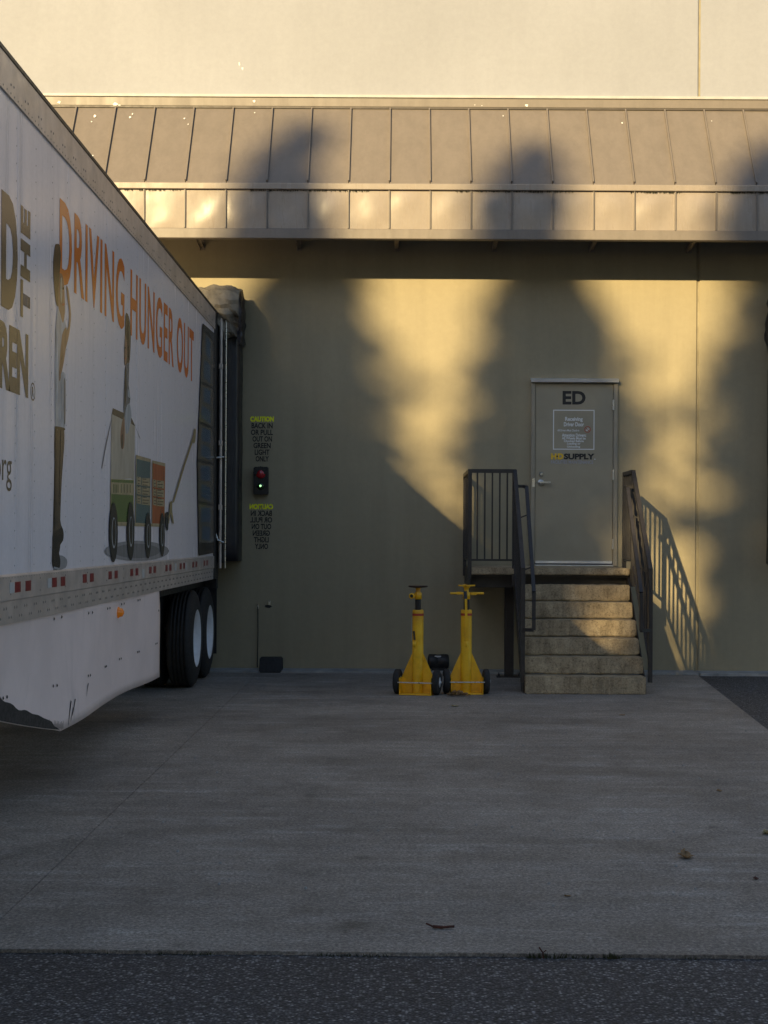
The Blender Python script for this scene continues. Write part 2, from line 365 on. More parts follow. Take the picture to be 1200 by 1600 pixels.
# canopy: sloped roof pans, fascia pans, flashings, brackets
AF, AT, AB = 16.59, 6.60, 5.55                                # front distance, upper and lower height of the slope
X0, PIT = -0.134, 0.46
K0, K1 = -26, 24
xl, xr = X0 + K0 * PIT, X0 + K1 * PIT
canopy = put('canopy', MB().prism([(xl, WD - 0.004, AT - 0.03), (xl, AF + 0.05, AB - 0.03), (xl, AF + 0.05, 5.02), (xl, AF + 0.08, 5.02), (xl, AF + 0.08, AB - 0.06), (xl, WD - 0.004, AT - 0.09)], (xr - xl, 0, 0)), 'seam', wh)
put('ridge_flashing', MB().box(xl, xr, WD - 0.05, WD - 0.002, EAVE - 0.11, EAVE - 0.008), 'awning', canopy, 0.004)
put('ridge_cap', MB().box(xl, xr, WD - 0.065, WD - 0.002, EAVE - 0.006, EAVE + 0.028), 'flash_white', canopy, 0.004)
sd = Vector((0, AF - (WD - 0.06), AB - AT)); sl = sd.length; sd.normalize(); sn = Vector((0, sd.z, -sd.y)); sn = sn if sn.z > 0 else -sn
def slope(x, t, h=0): return Vector((x, WD - 0.06, AT)) + sd * t + sn * h
def pan(x0, x1, f, nx, nz, amp, seed):                        # oil-canned sheet
    vs, fs = [], []
    for j in range(nz + 1):
        for i in range(nx + 1):
            u, v = i / nx, j / nz
            e = math.sin(math.pi * u) * math.sin(math.pi * v)
            vs.append(f(x0 + (x1 - x0) * u, v, amp * e * (0.6 + 1.5 * noise.noise((u * 1.3 + seed * 3.1, v * 1.1, seed * 1.7)))))
    for j in range(nz):
        for i in range(nx):
            a = j * (nx + 1) + i; fs.append((a, a + 1, a + nx + 2, a + nx + 1))
    return MB().add(vs, fs, True)
def fas(x, v, h=0): return Vector((x, AF - 0.012 - h, AB - 0.075 - v * (AB - 0.075 - 5.04)))
for k in range(K0, K1):
    a, b = X0 + k * PIT + 0.004, X0 + (k + 1) * PIT - 0.004
    put('roof_pan', pan(a, b, lambda x, v, h: slope(x, v * sl, h), 6, 10, 0.006, k), 'awning', canopy)
    put('fascia_pan', pan(a, b, fas, 10, 10, 0.016, k + 60), 'fascia', canopy)
    xk = X0 + k * PIT
    put('roof_seam', MB().bar(slope(xk, 0.01, 0.014), slope(xk, sl - 0.03, 0.014), 0.016, 0.032, sn), 'awning', canopy)
    put('fascia_seam', MB().box(xk - 0.007, xk + 0.007, AF - 0.036, AF + 0.0, 5.042, AB - 0.078), 'awning', canopy)
put('upper_shadow_strip', MB().box(xl, xr, WD - 0.075, WD - 0.052, AT + 0.0, AT + 0.022), 'seam', canopy)  # solid dark strip that paints the shadow line under the ridge flashing
put('drip_flashing', MB().box(xl, xr, AF - 0.045, AF + 0.05, AB - 0.072, AB - 0.002), 'fascia', canopy, 0.006)
put('bottom_flashing', MB().box(xl, xr, AF - 0.040, AF + 0.05, 4.925, 5.038), 'awning', canopy, 0.006)
# mossy drips under the flashing
m = MB()
for i in range(900):
    x = random.uniform(-3.2, 4.2)
    if noise.noise((x * 1.1, 2.2, 0)) < 0.05: continue
    h = random.uniform(0.006, 0.03); m.add([fas(x - 0.005, 0, 0.012), fas(x + 0.005, 0, 0.012), fas(x + random.uniform(-.003, .003), h / 0.44, 0.012)], [(0, 1, 2)])
put('moss_drips', m, 'moss', canopy)['kind'] = 'stuff'
# droppings on the pans
m = MB()
for px, py, r in ((148, 181, .020), (143, 190, .010), (203, 183, .018), (207, 178, .012), (288, 185, .013), (294, 194, .01), (398, 176, .010), (972, 192, .011), (145, 243, .01), (1112, 189, .008), (786, 181, .01)):
    u, v = uv(px, py)
    # ray x slope plane
    dirv = Vector((u / F, 1, -v / F)); o0 = Vector((0, 0, HC)); p0 = slope(0, 0, 0.012)
    tt = (p0 - o0).dot(sn) / dirv.dot(sn); pts = blob(o0 + dirv * tt, (1, 0, 0), sd, r * 0.8, r * 1.3)
    put('dropping_stain', poly_flat(pts), 'droppings', canopy)
for px, py, r in ((92, 160, .022), (180, 163, .03), (186, 165, .02), (397, 158, .018), (823, 165, .02), (742, 164, .008), (753, 165, .007)):
    pts = blob(at(px, py, WD - 0.0535), (1, 0, 0), (0, 0, 1), r, r * 0.8); put('dropping_stain', poly_flat(pts), 'droppings', canopy)
for k in range(-8, 9):
    x = -0.05 + 1.147 * k
    m = MB().bar((x, AF + 0.085, 5.06), (x, WD - 0.002, 4.975), 0.05, 0.012).bar((x - 0.02, AF + 0.085, 5.045), (x - 0.02, WD - 0.002, 4.96), 0.008, 0.05)
    m.box(x - 0.035, x + 0.035, WD - 0.012, WD - 0.001, 4.94, 5.3).bar((x, AF + 0.1, 5.44), (x, WD - 0.01, 5.44), 0.04)
    put('bracket', m, 'bracket', canopy)

# door in the wall
P = lambda px, py, off=0.0: at(px, py, WD - off)
dl, dr = at(836, 740, WD).x, at(957, 740, WD).x
zt, zb = at(897, 600, WD).z, at(897, 883, WD).z
LAND = zb - 0.01                                              # landing level
door = put('door', MB().box(dl, dr, WD - 0.022, WD + 0.0, zb + 0.03, zt), 'door', wh, 0.004, 2)
m = MB().box(dl - 0.052, dl - 0.004, WD - 0.036, WD, LAND, zt + 0.004).box(dr + 0.004, dr + 0.055, WD - 0.036, WD, LAND, zt + 0.004).box(dl - 0.052, dr + 0.055, WD - 0.036, WD, zt + 0.005, zt + 0.05)
put('door_frame', m, 'dframe', door, 0.004)
put('drip_cap', MB().prism([(dl - 0.06, WD - 0.085, zt + 0.012), (dl - 0.06, WD - 0.092, zt + 0.05), (dl - 0.06, WD, zt + 0.068), (dl - 0.06, WD, zt + 0.051), (dl - 0.06, WD - 0.075, zt + 0.035)], (dr - dl + 0.12, 0, 0)), 'alu', door, 0.002)
put('threshold', MB().box(dl, dr, WD - 0.10, WD - 0.001, LAND, LAND + 0.015), 'alu', door, 0.003)
put('door_sweep', MB().box(dl + 0.004, dr - 0.004, WD - 0.032, WD - 0.0225, zb + 0.02, zb + 0.05), 'alu', door, 0.002)
put('backing_gap', MB().box(dl - 0.003, dr + 0.003, WD - 0.006, WD - 0.001, LAND + 0.016, zt + 0.003), 'black', door)
for py in (633, 742, 850):
    z = at(957, py, WD).z
    put('hinge', MB().tube((dr + 0.002, WD - 0.040, z - 0.06), (dr + 0.002, WD - 0.040, z + 0.06), 0.009, 10).box(dr - 0.01, dr + 0.012, WD - 0.040, WD - 0.030, z - 0.055, z + 0.055), 'steel', door)
c = at(845, 754, WD - 0.022)
m = MB().lathe((c.x, WD - 0.022, c.z), (c.x, WD - 0.08, c.z), [(0, 0.038), (0.012, 0.036), (0.016, 0.018), (0.055, 0.016)], 20)
m.bar((c.x, WD - 0.072, c.z), (c.x + 0.11, WD - 0.072, c.z + 0.002), 0.020, 0.020)
put('lever_handle', m, 'steel', door, 0.003)
c2 = at(845, 741, WD)
put('deadbolt', MB().lathe((c2.x, WD - 0.022, c2.z), (c2.x, WD - 0.05, c2.z), [(0, 0.026), (0.014, 0.025), (0.018, 0.014), (0.02, 0.014)], 16), 'steel', door)
put('strike_plate', MB().box(dl - 0.035, dl - 0.006, WD - 0.039, WD - 0.0365, c.z - 0.05, c.z + 0.05), 'steel', door)
LX, LZ = Vector((1, 0, 0)), Vector((0, 0, 1))
def door_text(t, x0, x1, ytop, ybot, mat, bold=0.02, sp=1.0):
    a, b = at(x0, ybot, WD - 0.0245), at(x1, ytop, WD - 0.0245); return lettering(t, a, LX, LZ, b.x - a.x, b.z - a.z, mat, door, bold, spacing=sp)
# ED: the stencilled left edge of the E is ragged
door_text('ED', 879, 915, 611, 632, 'ink', 0.035)
a = at(864, 702.5, WD - 0.0242); b = at(929, 640.5, WD - 0.0242); e = 0.011
m = MB()
for (xa, xb, za, zc) in ((a.x, b.x, a.z, a.z + e), (a.x, b.x, b.z - e, b.z), (a.x, a.x + e, a.z + e, b.z - e), (b.x - e, b.x, a.z + e, b.z - e)):
    m.add([(xa, WD - 0.0242, za), (xb, WD - 0.0242, za), (xb, WD - 0.0242, zc), (xa, WD - 0.0242, zc)], [(0, 1, 2, 3)])
put('sign_border', m, 'white', door)
for t, x0, x1, y0, y1, bo in (('Receiving', 883, 910.5, 651.5, 659.5, .03), ('Driver Door', 881, 912.5, 659.8, 666.2, .03), ('All Drivers Must Check-in', 871, 905, 670.8, 674, .02),
                              ('Attention Drivers:', 878, 916, 677.5, 682.3, .03), ('All Wheels Must be', 878, 915, 682.8, 686.6, .03), ('Chocked Before', 881, 912, 687.2, 690.8, .03), ('Loading or', 886, 907, 691.4, 695.6, .03), ('Unloading', 886, 906.5, 696.2, 700.2, .03)):
    door_text(t, x0, x1, y0, y1, 'white', bo)
c = at(918, 671, WD - 0.0244); n = 28; r0, r1 = 0.038, 0.031
vs_ = [c + LX * math.cos(2 * math.pi * i / n) * r + LZ * math.sin(2 * math.pi * i / n) * r for r in (r0, r1) for i in range(n)]
m = MB().add(vs_, [(i, (i + 1) % n, n + (i + 1) % n, n + i) for i in range(n)])
put('no_smoking_ring', m, 'redink', door)
m = MB().bar(c + Vector((-0.018, -0.0003, -0.012)), c + Vector((0.02, -0.0003, 0.008)), 0.001, 0.007).bar(c + Vector((-0.004, -0.0003, 0.002)), c + Vector((0.006, -0.0003, 0.02)), 0.001, 0.004).bar(c + Vector((-0.012, -0.0003, -0.018)), c + Vector((0.012, -0.0003, -0.004)), 0.001, 0.004)
put('cigarette_symbol', m, 'white', door)
m = MB().bar(c + Vector((-0.024, -0.001, 0.024)), c + Vector((0.024, -0.001, -0.024)), 0.001, 0.005)
put('no_smoking_bar', m, 'redink', door)
door_text('H', 861, 869.6, 708.3, 717.8, 'yel', 0.06)
door_text('D', 871.4, 880.4, 708.3, 717.8, 'yel', 0.06)
door_text('SUPPLY', 881, 929, 708.8, 717.8, 'ink', 0.05)
door_text('FACILITIES MAINTENANCE', 861, 927, 719.5, 724.5, 'palegrey', 0.02)
c = at(870.5, 713, WD - 0.0252); pts = [c + LX * math.cos(math.pi / 4 * i) * 0.011 + LZ * math.sin(math.pi / 4 * i) * 0.011 for i in range(8)]
put('logo_dot', poly_flat(pts), 'ink', door)
c = at(929.5, 717.5, WD - 0.0246); put('trademark_dot', poly_flat([c + LX * math.cos(math.pi / 4 * i) * 0.007 + LZ * math.sin(math.pi / 4 * i) * 0.007 for i in range(8)]), 'white', door)

# dock lettering on the wall, the lower block mirrored
rows = [('CAUTION', 391, 428, 'ylime', .065), ('BACK IN', 393, 426, 'inkwall', .028), ('OR PULL', 392, 426.5, 'inkwall', .028), ('OUT ON', 394.5, 425, 'inkwall', .028), ('GREEN', 396, 423, 'inkwall', .028), ('LIGHT', 398, 421, 'inkwall', .028), ('ONLY', 399.5, 420, 'inkwall', .028)]
for i, (t, x0, x1, mt, bo) in enumerate(rows):
    yb = 659 + i * 10.35
    for flip in (0, 1):
        dy = 0 if not flip else 136.8; dx = 0 if not flip else -1.2
        a, b = at(x0 + dx, yb + dy, WD - 0.004), at(x1 + dx, yb + dy - 8.4, WD - 0.004)
        if flip: lettering(t, (b.x, WD - 0.004, a.z), -LX, LZ, b.x - a.x, b.z - a.z, mt, first, bo)
        else: lettering(t, a, LX, LZ, b.x - a.x, b.z - a.z, mt, first, bo)

# ------------------------------------------------------------------ dock seals
def dock(xa, xb, label_seal, label_door, full, hood='canvas'):
    """xa/xb: outer sides of the seal"""
    t = thing('dock_seal', ((xa + xb) / 2, WD, 1.28), label_seal, 'dock seal', 'dock seals on the wall')
    zp0, zp1 = 1.285, 4.0
    for side, x in ((1, xb), (-1, xa)):
        m = MB(); xi = x - side * 0.32
        lo, hi = min(x, xi), max(x, xi)
        n = 24; prof = []
        for j in range(n + 1):
            z = zp0 + (zp1 - zp0) * j / n
            k = 0.010 * noise.noise((z * 2.5, x, 1)); k2 = 0.012 * noise.noise((z * 3.1, x, 5)); f = 16.87 + k2
            if j == 0: f += 0.05
            prof.append([(lo - k, WD - 0.002, z), (lo - k, f + 0.03, z), (lo + 0.03, f, z), (hi - 0.03, f, z), (hi + k, f + 0.03, z), (hi + k, WD - 0.002, z)])
        vs = [p for r in prof for p in r]; fs = []
        for j in range(n):
            for i in range(6):
                fs.append((j * 6 + i, j * 6 + (i + 1) % 6, (j + 1) * 6 + (i + 1) % 6, (j + 1) * 6 + i))
        fs += [tuple(range(6))[::-1], tuple(range(n * 6, n * 6 + 6))]
        m.add(vs, fs, True); put('side_pad', m, 'vinyl', t)
    put('head_pad', MB().box(xa + 0.33, xb - 0.33, 16.9, WD - 0.002, 3.5, 4.0), 'vinyl', t, 0.02, 2)
    # canvas hood draped over the top
    prof = [(WD - 0.003, 4.43), (17.1, 4.46), (16.85, 4.44), (16.72, 4.38), (16.66, 4.27), (16.68, 4.1), (16.74, 3.95), (16.80, 3.82)]
    nx = 90; vs, fs = [], []; fe = []
    P2 = []
    for (y0, z0), (y1, z1) in zip(prof, prof[1:]):
        for s_ in range(3): P2.append((y0 + (y1 - y0) * s_ / 3, z0 + (z1 - z0) * s_ / 3))
    P2.append(prof[-1]); npf = len(P2)
    for i in range(nx + 1):
        u = i / nx; x = xa - 0.02 + (xb - xa + 0.04) * u
        endk = max(0, 1 - min(u, 1 - u) * nx / 2.5)
        for j, (y, z) in enumerate(P2):
            wv = 0.13 * abs(noise.noise((x * 3.1 + j * 0.12, j * 0.22, 2.0))) + 0.10 * abs(noise.noise((x * 7 - j * 0.2, j * 0.35, 9.0))) - 0.07
            k = j / (npf - 1)
            vs.append((x, y + (wv * k if j else 0) + 0.05 * endk * k, z + wv * 0.6 - 0.05 * endk * (1 - k) - (0.02 * math.sin(x * 7) * k)))
    for i in range(nx):
        for j in range(npf - 1):
            a = i * npf + j; fs.append((a, a + 1, a + npf + 1, a + npf))
    # hanging end flaps
    for side, base in ((1, nx * npf), (-1, 0)):
        b0 = len(vs); rows_ = 9
        x = (xb if side > 0 else xa)
        for j in range(npf):
            xx, yy, zz = vs[base + j]
            for q in range(1, rows_ + 1):
                tq = q / rows_; zbot = 3.80 + 0.05 * math.sin(j * 1.3)
                z = zz + (min(zbot, zz - 0.01) - zz) * tq; y = yy + 0.06 * tq * (1 - j / npf)* noise.noise((j * .5, q * .4, 3)) 
                vs.append((x + side * (0.028 + 0.05 * noise.noise((j * 0.55 + q * 0.2, q * 0.35, 7 + side))), y + max(0, (16.78 - y)) * tq * 0.6, z))
        idx = lambda j, q: base + j if q == 0 else b0 + j * rows_ + q - 1
        for j in range(npf - 1):
            for q in range(rows_): fe.append((idx(j, q), idx(j + 1, q), idx(j + 1, q + 1), idx(j, q + 1)))
    put('canvas_hood', MB().add(vs, fs, False), hood, t); put('hood_end_flap', MB().add(vs, fe, False), 'vinyl', t)
    if full:
        d = thing('dock_door', ((xa + xb) / 2, WD, 1.25), label_door, 'dock door')
        for q in range(5):
            put('door_section', MB().box(xa + 0.35, xb - 0.35, WD - 0.035, WD - 0.004, 1.25 + q * 0.5, 1.745 + q * 0.5), 'wheelwhite', d, 0.006)
dock(-4.86, -1.856, 'black padded dock seal with tan canvas hood squeezed behind the parked trailer', '', False)
dock(4.33, 7.33, 'black dock seal at the right edge, free of any trailer', 'white sectional dock door inside the free dock seal', True, 'vinyl')

# ------------------------------------------------------------------ signal light
c = at(408.5, 751.5, WD); 
sg = thing('signal_light', (c.x, WD, c.z), 'black two-lamp dock signal, green lamp lit, between the two caution notices', 'signal light')
hw, hh = 0.086, 0.163
put('housing', MB().box(c.x - hw, c.x + hw, WD - 0.09, WD - 0.002, c.z - hh, c.z + hh), 'black', sg, 0.01, 2)
for dz, mt, nm in ((0.080, 'redlens', 'red_lens'), (-0.062, 'greenlens', 'green_lens')):
    r = 0.055 if dz > 0 else 0.046
    ln = put('lamp_lens', MB().lathe((c.x, WD - 0.091, c.z + dz), (c.x, WD - 0.15, c.z + dz), [(0, r), (0.012, r * 0.97), (0.026, r * 0.75), (0.035, r * 0.4), (0.038, 0.004)], 20), mt, sg, label=('red lamp, unlit' if dz > 0 else 'green lamp, lit'))
put('lit_core', MB().lathe((c.x, WD - 0.125, c.z - 0.062), (c.x, WD - 0.16, c.z - 0.062), [(0, 0.013), (0.008, 0.011), (0.012, 0.004)], 14), 'greenled', sg)
for dz, r in ((0.080, 0.063), (-0.062, 0.055)):
    m = MB()
    for k in range(9):
        a0, a1 = math.radians(20 * k), math.radians(20 * k + 20)
        m.bar((c.x + r * math.cos(a0), WD - 0.115, c.z + dz + r * math.sin(a0)), (c.x + r * math.cos(a1), WD - 0.115, c.z + dz + r * math.sin(a1)), 0.05, 0.004, (0, 1, 0))
    put('visor', m, 'black', sg)

# ------------------------------------------------------------------ entry stairs
ST = 14.8; TR = 0.21; RI = LAND / 7
sxl, sxr = 1.275, 2.488
stairs = thing('entry_stairs', (1.88, ST, 0), 'concrete stairs with dark steel railings leading up to the door', 'stairs')
def rough_box(x0, x1, y0, y1, z0, z1, seed, nx=40, amp=0.006):
    bm = bmesh.new(); bmesh.ops.create_cube(bm, size=1)
    for v in bm.verts: v.co = Vector((x0 + (x1 - x0) * (v.co.x + .5), y0 + (y1 - y0) * (v.co.y + .5), z0 + (z1 - z0) * (v.co.z + .5)))
    bmesh.ops.bevel(bm, geom=list(bm.edges), offset=0.010, segments=2, affect='EDGES')
    for k in range(1, nx):
        x = x0 + (x1 - x0) * k / nx
        bmesh.ops.bisect_plane(bm, geom=list(bm.verts) + list(bm.edges) + list(bm.faces), plane_co=(x, 0, 0), plane_no=(1, 0, 0))
    for v in bm.verts:
        p = v.co * 7 + Vector((seed * 5.3, 0, 0)); q = v.co * 31 + Vector((seed, 0, 0))
        edge = min(abs(v.co.z - z1), abs(v.co.z - z0)) < 0.02
        v.co += noise.noise_vector(p) * amp + noise.noise_vector(q) * amp * (0.9 if edge else 0.3)
    bmesh.ops.recalc_face_normals(bm, faces=bm.faces)
    me = bpy.data.meshes.new('step'); bm.to_mesh(me); bm.free()
    for p in me.polygons: p.use_smooth = False
    return me
for k in range(6):
    j = random.uniform(-0.006, 0.006)
    put('step', rough_box(sxl + j, sxr + j, ST + k * TR, ST + k * TR + 0.30, RI * k + (0.0 if k == 0 else 0.010), RI * (k + 1), k), 'step', stairs)
LY = ST + 6 * TR - 0.02
lxl, lxr = 0.78, 2.515
landing = put('landing', rough_box(lxl, lxr, LY, WD - 0.002, LAND - 0.075, LAND, 11, 50, 0.004), 'step', stairs)
m = MB().box(lxl - 0.012, lxl - 0.002, LY + 0.0, WD - 0.002, LAND - 0.20, LAND - 0.01).box(lxr + 0.004, lxr + 0.014, LY, WD - 0.002, LAND - 0.20, LAND - 0.01)
m.box(lxl, lxr, LY + 0.06, LY + 0.10, LAND - 0.10, LAND - 0.079).box(lxl, lxr, WD - 0.06, WD - 0.003, LAND - 0.2, LAND - 0.079).box(lxl, lxr, LY + 0.16, LY + 0.17, LAND - 0.22, LAND - 0.102)
put('landing_frame', m, 'rail', stairs)
# steel stringers carrying the treads
for x in (sxl - 0.012, sxr + 0.014):
    put('stringer', MB().prism([(x - 0.004, ST + 0.10, 0.0), (x - 0.004, ST + 0.32, 0.0), (x - 0.004, LY + 0.16, LAND - 0.22), (x - 0.004, LY + 0.16, LAND - 0.08), (x - 0.004, LY + 0.0, LAND - 0.10), (x - 0.004, ST + 0.10, 0.10)], (0.008, 0, 0)), 'rail', stairs)
c = at(795, 1056, 16.62)
put('support_post', MB().box(c.x - 0.052, c.x + 0.052, 16.57, 16.67, 0.012, LAND - 0.16), 'rail', stairs, 0.006)
m = MB().box(c.x - 0.14, c.x + 0.14, 16.54, 16.70, 0.0, 0.014)
for dx in (-0.115, 0.115): m.lathe((c.x + dx, 16.60, 0.014), (c.x + dx, 16.60, 0.06), [(0, 0.014), (0.018, 0.014), (0.019, 0.008), (0.04, 0.008)], 8)
put('base_plate', m, 'rail', stairs)
put('post_head', MB().box(c.x - 0.055, c.x + 0.055, 16.56, 16.68, LAND - 0.155, LAND - 0.08), 'bracket', stairs, 0.004)
# railings (square tube)
RT = at(775, 736, LY + 0.03).z
def rail(p, q, w_=0.042, nm='top_rail', h=None): return put(nm, MB().bar(p, q, w_, h or w_), 'rail', stairs)
gy = LY + 0.03
xL, xP = lxl - 0.012, sxl - 0.018
RB = at(775, 875, gy).z
rail((xL, gy, LAND - 0.12), (xL, gy, RT + 0.02), 0.042, 'post'); rail((xP - 0.005, gy, LAND - 0.2), (xP - 0.005, gy, RT + 0.02), 0.042, 'post')
rail((xL + 0.021, gy, RT), (xP - 0.026, gy, RT)); rail((xL + 0.021, gy, RB), (xP - 0.026, gy, RB), 0.022, 'bottom_rail')
for k in range(5):
    x = xL + (xP - xL) * (k + 1) / 6; rail((x, gy, RB + 0.011), (x, gy, RT - 0.02), 0.017, 'picket')
# guard along the left side of the landing
yw = WD - 0.05
rail((xL, yw, LAND - 0.12), (xL, yw, RT + 0.02), 0.04, 'post'); rail((xL, gy + 0.02, RT), (xL, yw - 0.02, RT)); rail((xL, gy + 0.02, RB), (xL, yw - 0.02, RB), 0.022, 'bottom_rail')
for k in range(10): rail((xL, gy + (yw - gy) * (k + 1) / 11, RB + 0.011), (xL, gy + (yw - gy) * (k + 1) / 11, RT - 0.02), 0.017, 'picket')
# stair guards both sides
yb_ = ST + 0.13; zB = 1.25
def stair_guard(x, inner, top_y0):
    s = Vector((x, gy, RT)); e = Vector((x, yb_, zB))
    rail(s + Vector((0, 0.0, 0.0)), e, 0.042)
    rail((x, yb_, 0.11), (x, yb_, zB + 0.012), 0.042, 'post')
    lo_s = Vector((x, gy - 0.03, LAND + 0.02)); lo_e = Vector((x, yb_ + 0.02, 0.30))
    rail(lo_s, lo_e, 0.024, 'bottom_rail')
    for k in range(9):
        t = (k + 1) / 10; a = lo_s.lerp(lo_e, t); b = s.lerp(e, t); rail((x, a.y, a.z), (x, a.y, b.z - 0.02), 0.017, 'picket')
    # round handrail on brackets
    hx = x + inner * 0.105; a = Vector((hx, gy - 0.28, 2.11)); b = Vector((hx, yb_ - 0.06, 1.02)); c_ = Vector((hx, yb_ - 0.06, 0.64))
    hd = put('handrail', MB().bar((x, gy - 0.10, 2.13), (hx, gy - 0.10, 2.13), 0.034).bar((hx, gy - 0.10, 2.13), a, 0.034).bar(a, b, 0.036).bar(b, c_, 0.036).bar(c_, (x, yb_ - 0.01, 0.64), 0.034), 'rail', stairs)
    for t in (0.25, 0.75):
        p = a.lerp(b, t); put('handrail_bracket', MB().bar((x, p.y, p.z - 0.06), (hx, p.y, p.z - 0.02), 0.014), 'rail', stairs)
stair_guard(xP, 1, 0)
xR = sxr + 0.062
stair_guard(xR, -1, 0)
# landing guard, right side
yq = gy + 0.62
rail((xR, gy, LAND - 0.2), (xR, gy, RT + 0.02), 0.042, 'post'); rail((xR, yq, LAND - 0.15), (xR, yq, RT + 0.02), 0.042, 'post')
rail((xR, gy, RT), (xR, yq, RT)); rail((xR, gy, RB), (xR, yq, RB), 0.024, 'bottom_rail')
for k in range(4): rail((xR, gy + 0.62 * (k + 1) / 5, RB), (xR, gy + 0.62 * (k + 1) / 5, RT - 0.02), 0.017, 'picket')

# ------------------------------------------------------------------ trailer
TL, TR_, TF = TX - 2.6, 16.86, 0.75                            # left side, rear, front
Z0, Z1, ZT = 1.09, 1.35, 4.11
trailer = thing('semi_trailer', ((TX + TL) / 2, 16.0, 0), 'long white box trailer with printed side, backed up to the dock', 'trailer')
body = put('body', MB().box(TL, TX - 0.012, TF, TR_ - 0.02, 1.14, ZT - 0.03), 'panel', trailer)
# side sheets, each riveted along its edges
pw = 1.22; y = TR_ - 0.30; sheets = []
while y > TF + 0.1:
    y0 = max(TF, y - pw)
    sheets.append((y0, y)); put('side_sheet', MB().box(TX - 0.011, TX, y0 + 0.002, y - 0.002, Z1 - 0.01, ZT - 0.20), 'panel', body, 0.0015); y = y0
m = MB()
def rivet(m, y, z, r=0.006, x=TX):
    b = len(m.v); n = 6
    m.v += [Vector((x + 0.0005, y + r * math.cos(2 * math.pi * k / n), z + r * math.sin(2 * math.pi * k / n))) for k in range(n)]
    m.v += [Vector((x + r * 0.55, y, z))]
    m.f += [[b + k, b + (k + 1) % n, b + n] for k in range(n)]; m.sm += [True] * n
for y0, y1 in sheets:
    if y1 < 4: continue
    for yy in (y1 - 0.025, y1 - 0.42, y1 - 0.82):
        z = Z1 + 0.05
        while z < ZT - 0.24: rivet(m, yy, z, 0.0055); z += 0.095
put('rivet_rows', m, 'rivet', body)['kind'] = 'stuff'
trail = put('top_rail', MB().prism([(TX - 0.01, TF, ZT - 0.215), (TX + 0.012, TF, ZT - 0.215), (TX + 0.014, TF, ZT - 0.012), (TX - 0.0, TF, ZT), (TX - 0.05, TF, ZT + 0.002), (TX - 0.05, TF, ZT - 0.05)], (0, TR_ - 0.02 - TF, 0)), 'rail_alu', trailer)
put('rail_cap', MB().box(TX - 0.02, TX + 0.019, TF, TR_ - 0.03, ZT - 0.022, ZT + 0.006), 'black', trail, 0.003)
m = MB(); yy = 4.0
while yy < TR_ - 0.1:
    rivet(m, yy, ZT - 0.195, 0.007, TX + 0.012); yy += 0.075
    if int(yy / 0.075) % 4 == 0: rivet(m, yy, ZT - 0.15, 0.009, TX + 0.0125); rivet(m, yy + 0.06, ZT - 0.145, 0.009, TX + 0.0125)
put('rivet_rows', m, 'rivet', trail)['kind'] = 'stuff'
brail = put('bottom_rail', MB().prism([(TX - 0.03, TF, Z0), (TX + 0.004, TF, Z0), (TX + 0.006, TF, Z0 + 0.12), (TX + 0.013, TF, Z0 + 0.13), (TX + 0.013, TF, Z1 - 0.005), (TX - 0.0, TF, Z1 + 0.006), (TX - 0.03, TF, Z1)], (0, TR_ - 0.03 - TF, 0)), 'rail_alu', trailer)
m = MB(); yy = 4.0; i = 0
while yy < TR_ - 0.2:
    for q in (0, 0.045): rivet(m, yy + q, Z0 + 0.035, 0.010, TX + 0.0045); rivet(m, yy + q + 0.11, Z0 + 0.085, 0.010, TX + 0.0055)
    if i % 3 == 0:
        rivet(m, yy, Z0 + 0.16, 0.007, TX + 0.013); rivet(m, yy, Z1 - 0.03, 0.007, TX + 0.013)
    yy += 0.215; i += 1
yy = 4.0
while yy < TR_ - 0.2: rivet(m, yy, Z1 - 0.012, 0.006, TX + 0.0115); yy += 0.06
put('rivet_rows', m, 'rivet', brail)['kind'] = 'stuff'
k = -4
while True:
    y0 = 8.018 + 0.853 * k; k += 1
    if y0 > 16.4: break
    for yy, w_, mt, nm in ((y0 - 0.06, 0.115, 'redtape', 'red_reflector'), (y0 + 0.165, 0.115, 'redtape', 'red_reflector'), (y0 - 0.17, 0.085, 'whitetape', 'white_reflector')):
        if nm[0] == 'w' and y0 > 9.5: continue
        put(nm, MB().box(TX + 0.0132, TX + 0.0152, yy, yy + w_, Z0 + 0.165, Z0 + 0.222), mt, brail)
for px, py in ((221, 896), (272, 886), (288, 885)):
    d_, z_ = side_at(px, py); put('white_label', MB().box(TX + 0.0132, TX + 0.0150, d_ - 0.05, d_ + 0.06, z_ - 0.035, z_ + 0.035), 'whitetape', brail)
put('roof', MB().box(TL, TX - 0.052, TF, TR_ - 0.03, ZT - 0.035, ZT + 0.0), 'rail_alu', trailer)
put('floor_beams', MB().box(TL + 0.06, TX - 0.14, TF + 0.1, TR_ - 0.05, 1.0, 1.135), 'black', trailer)
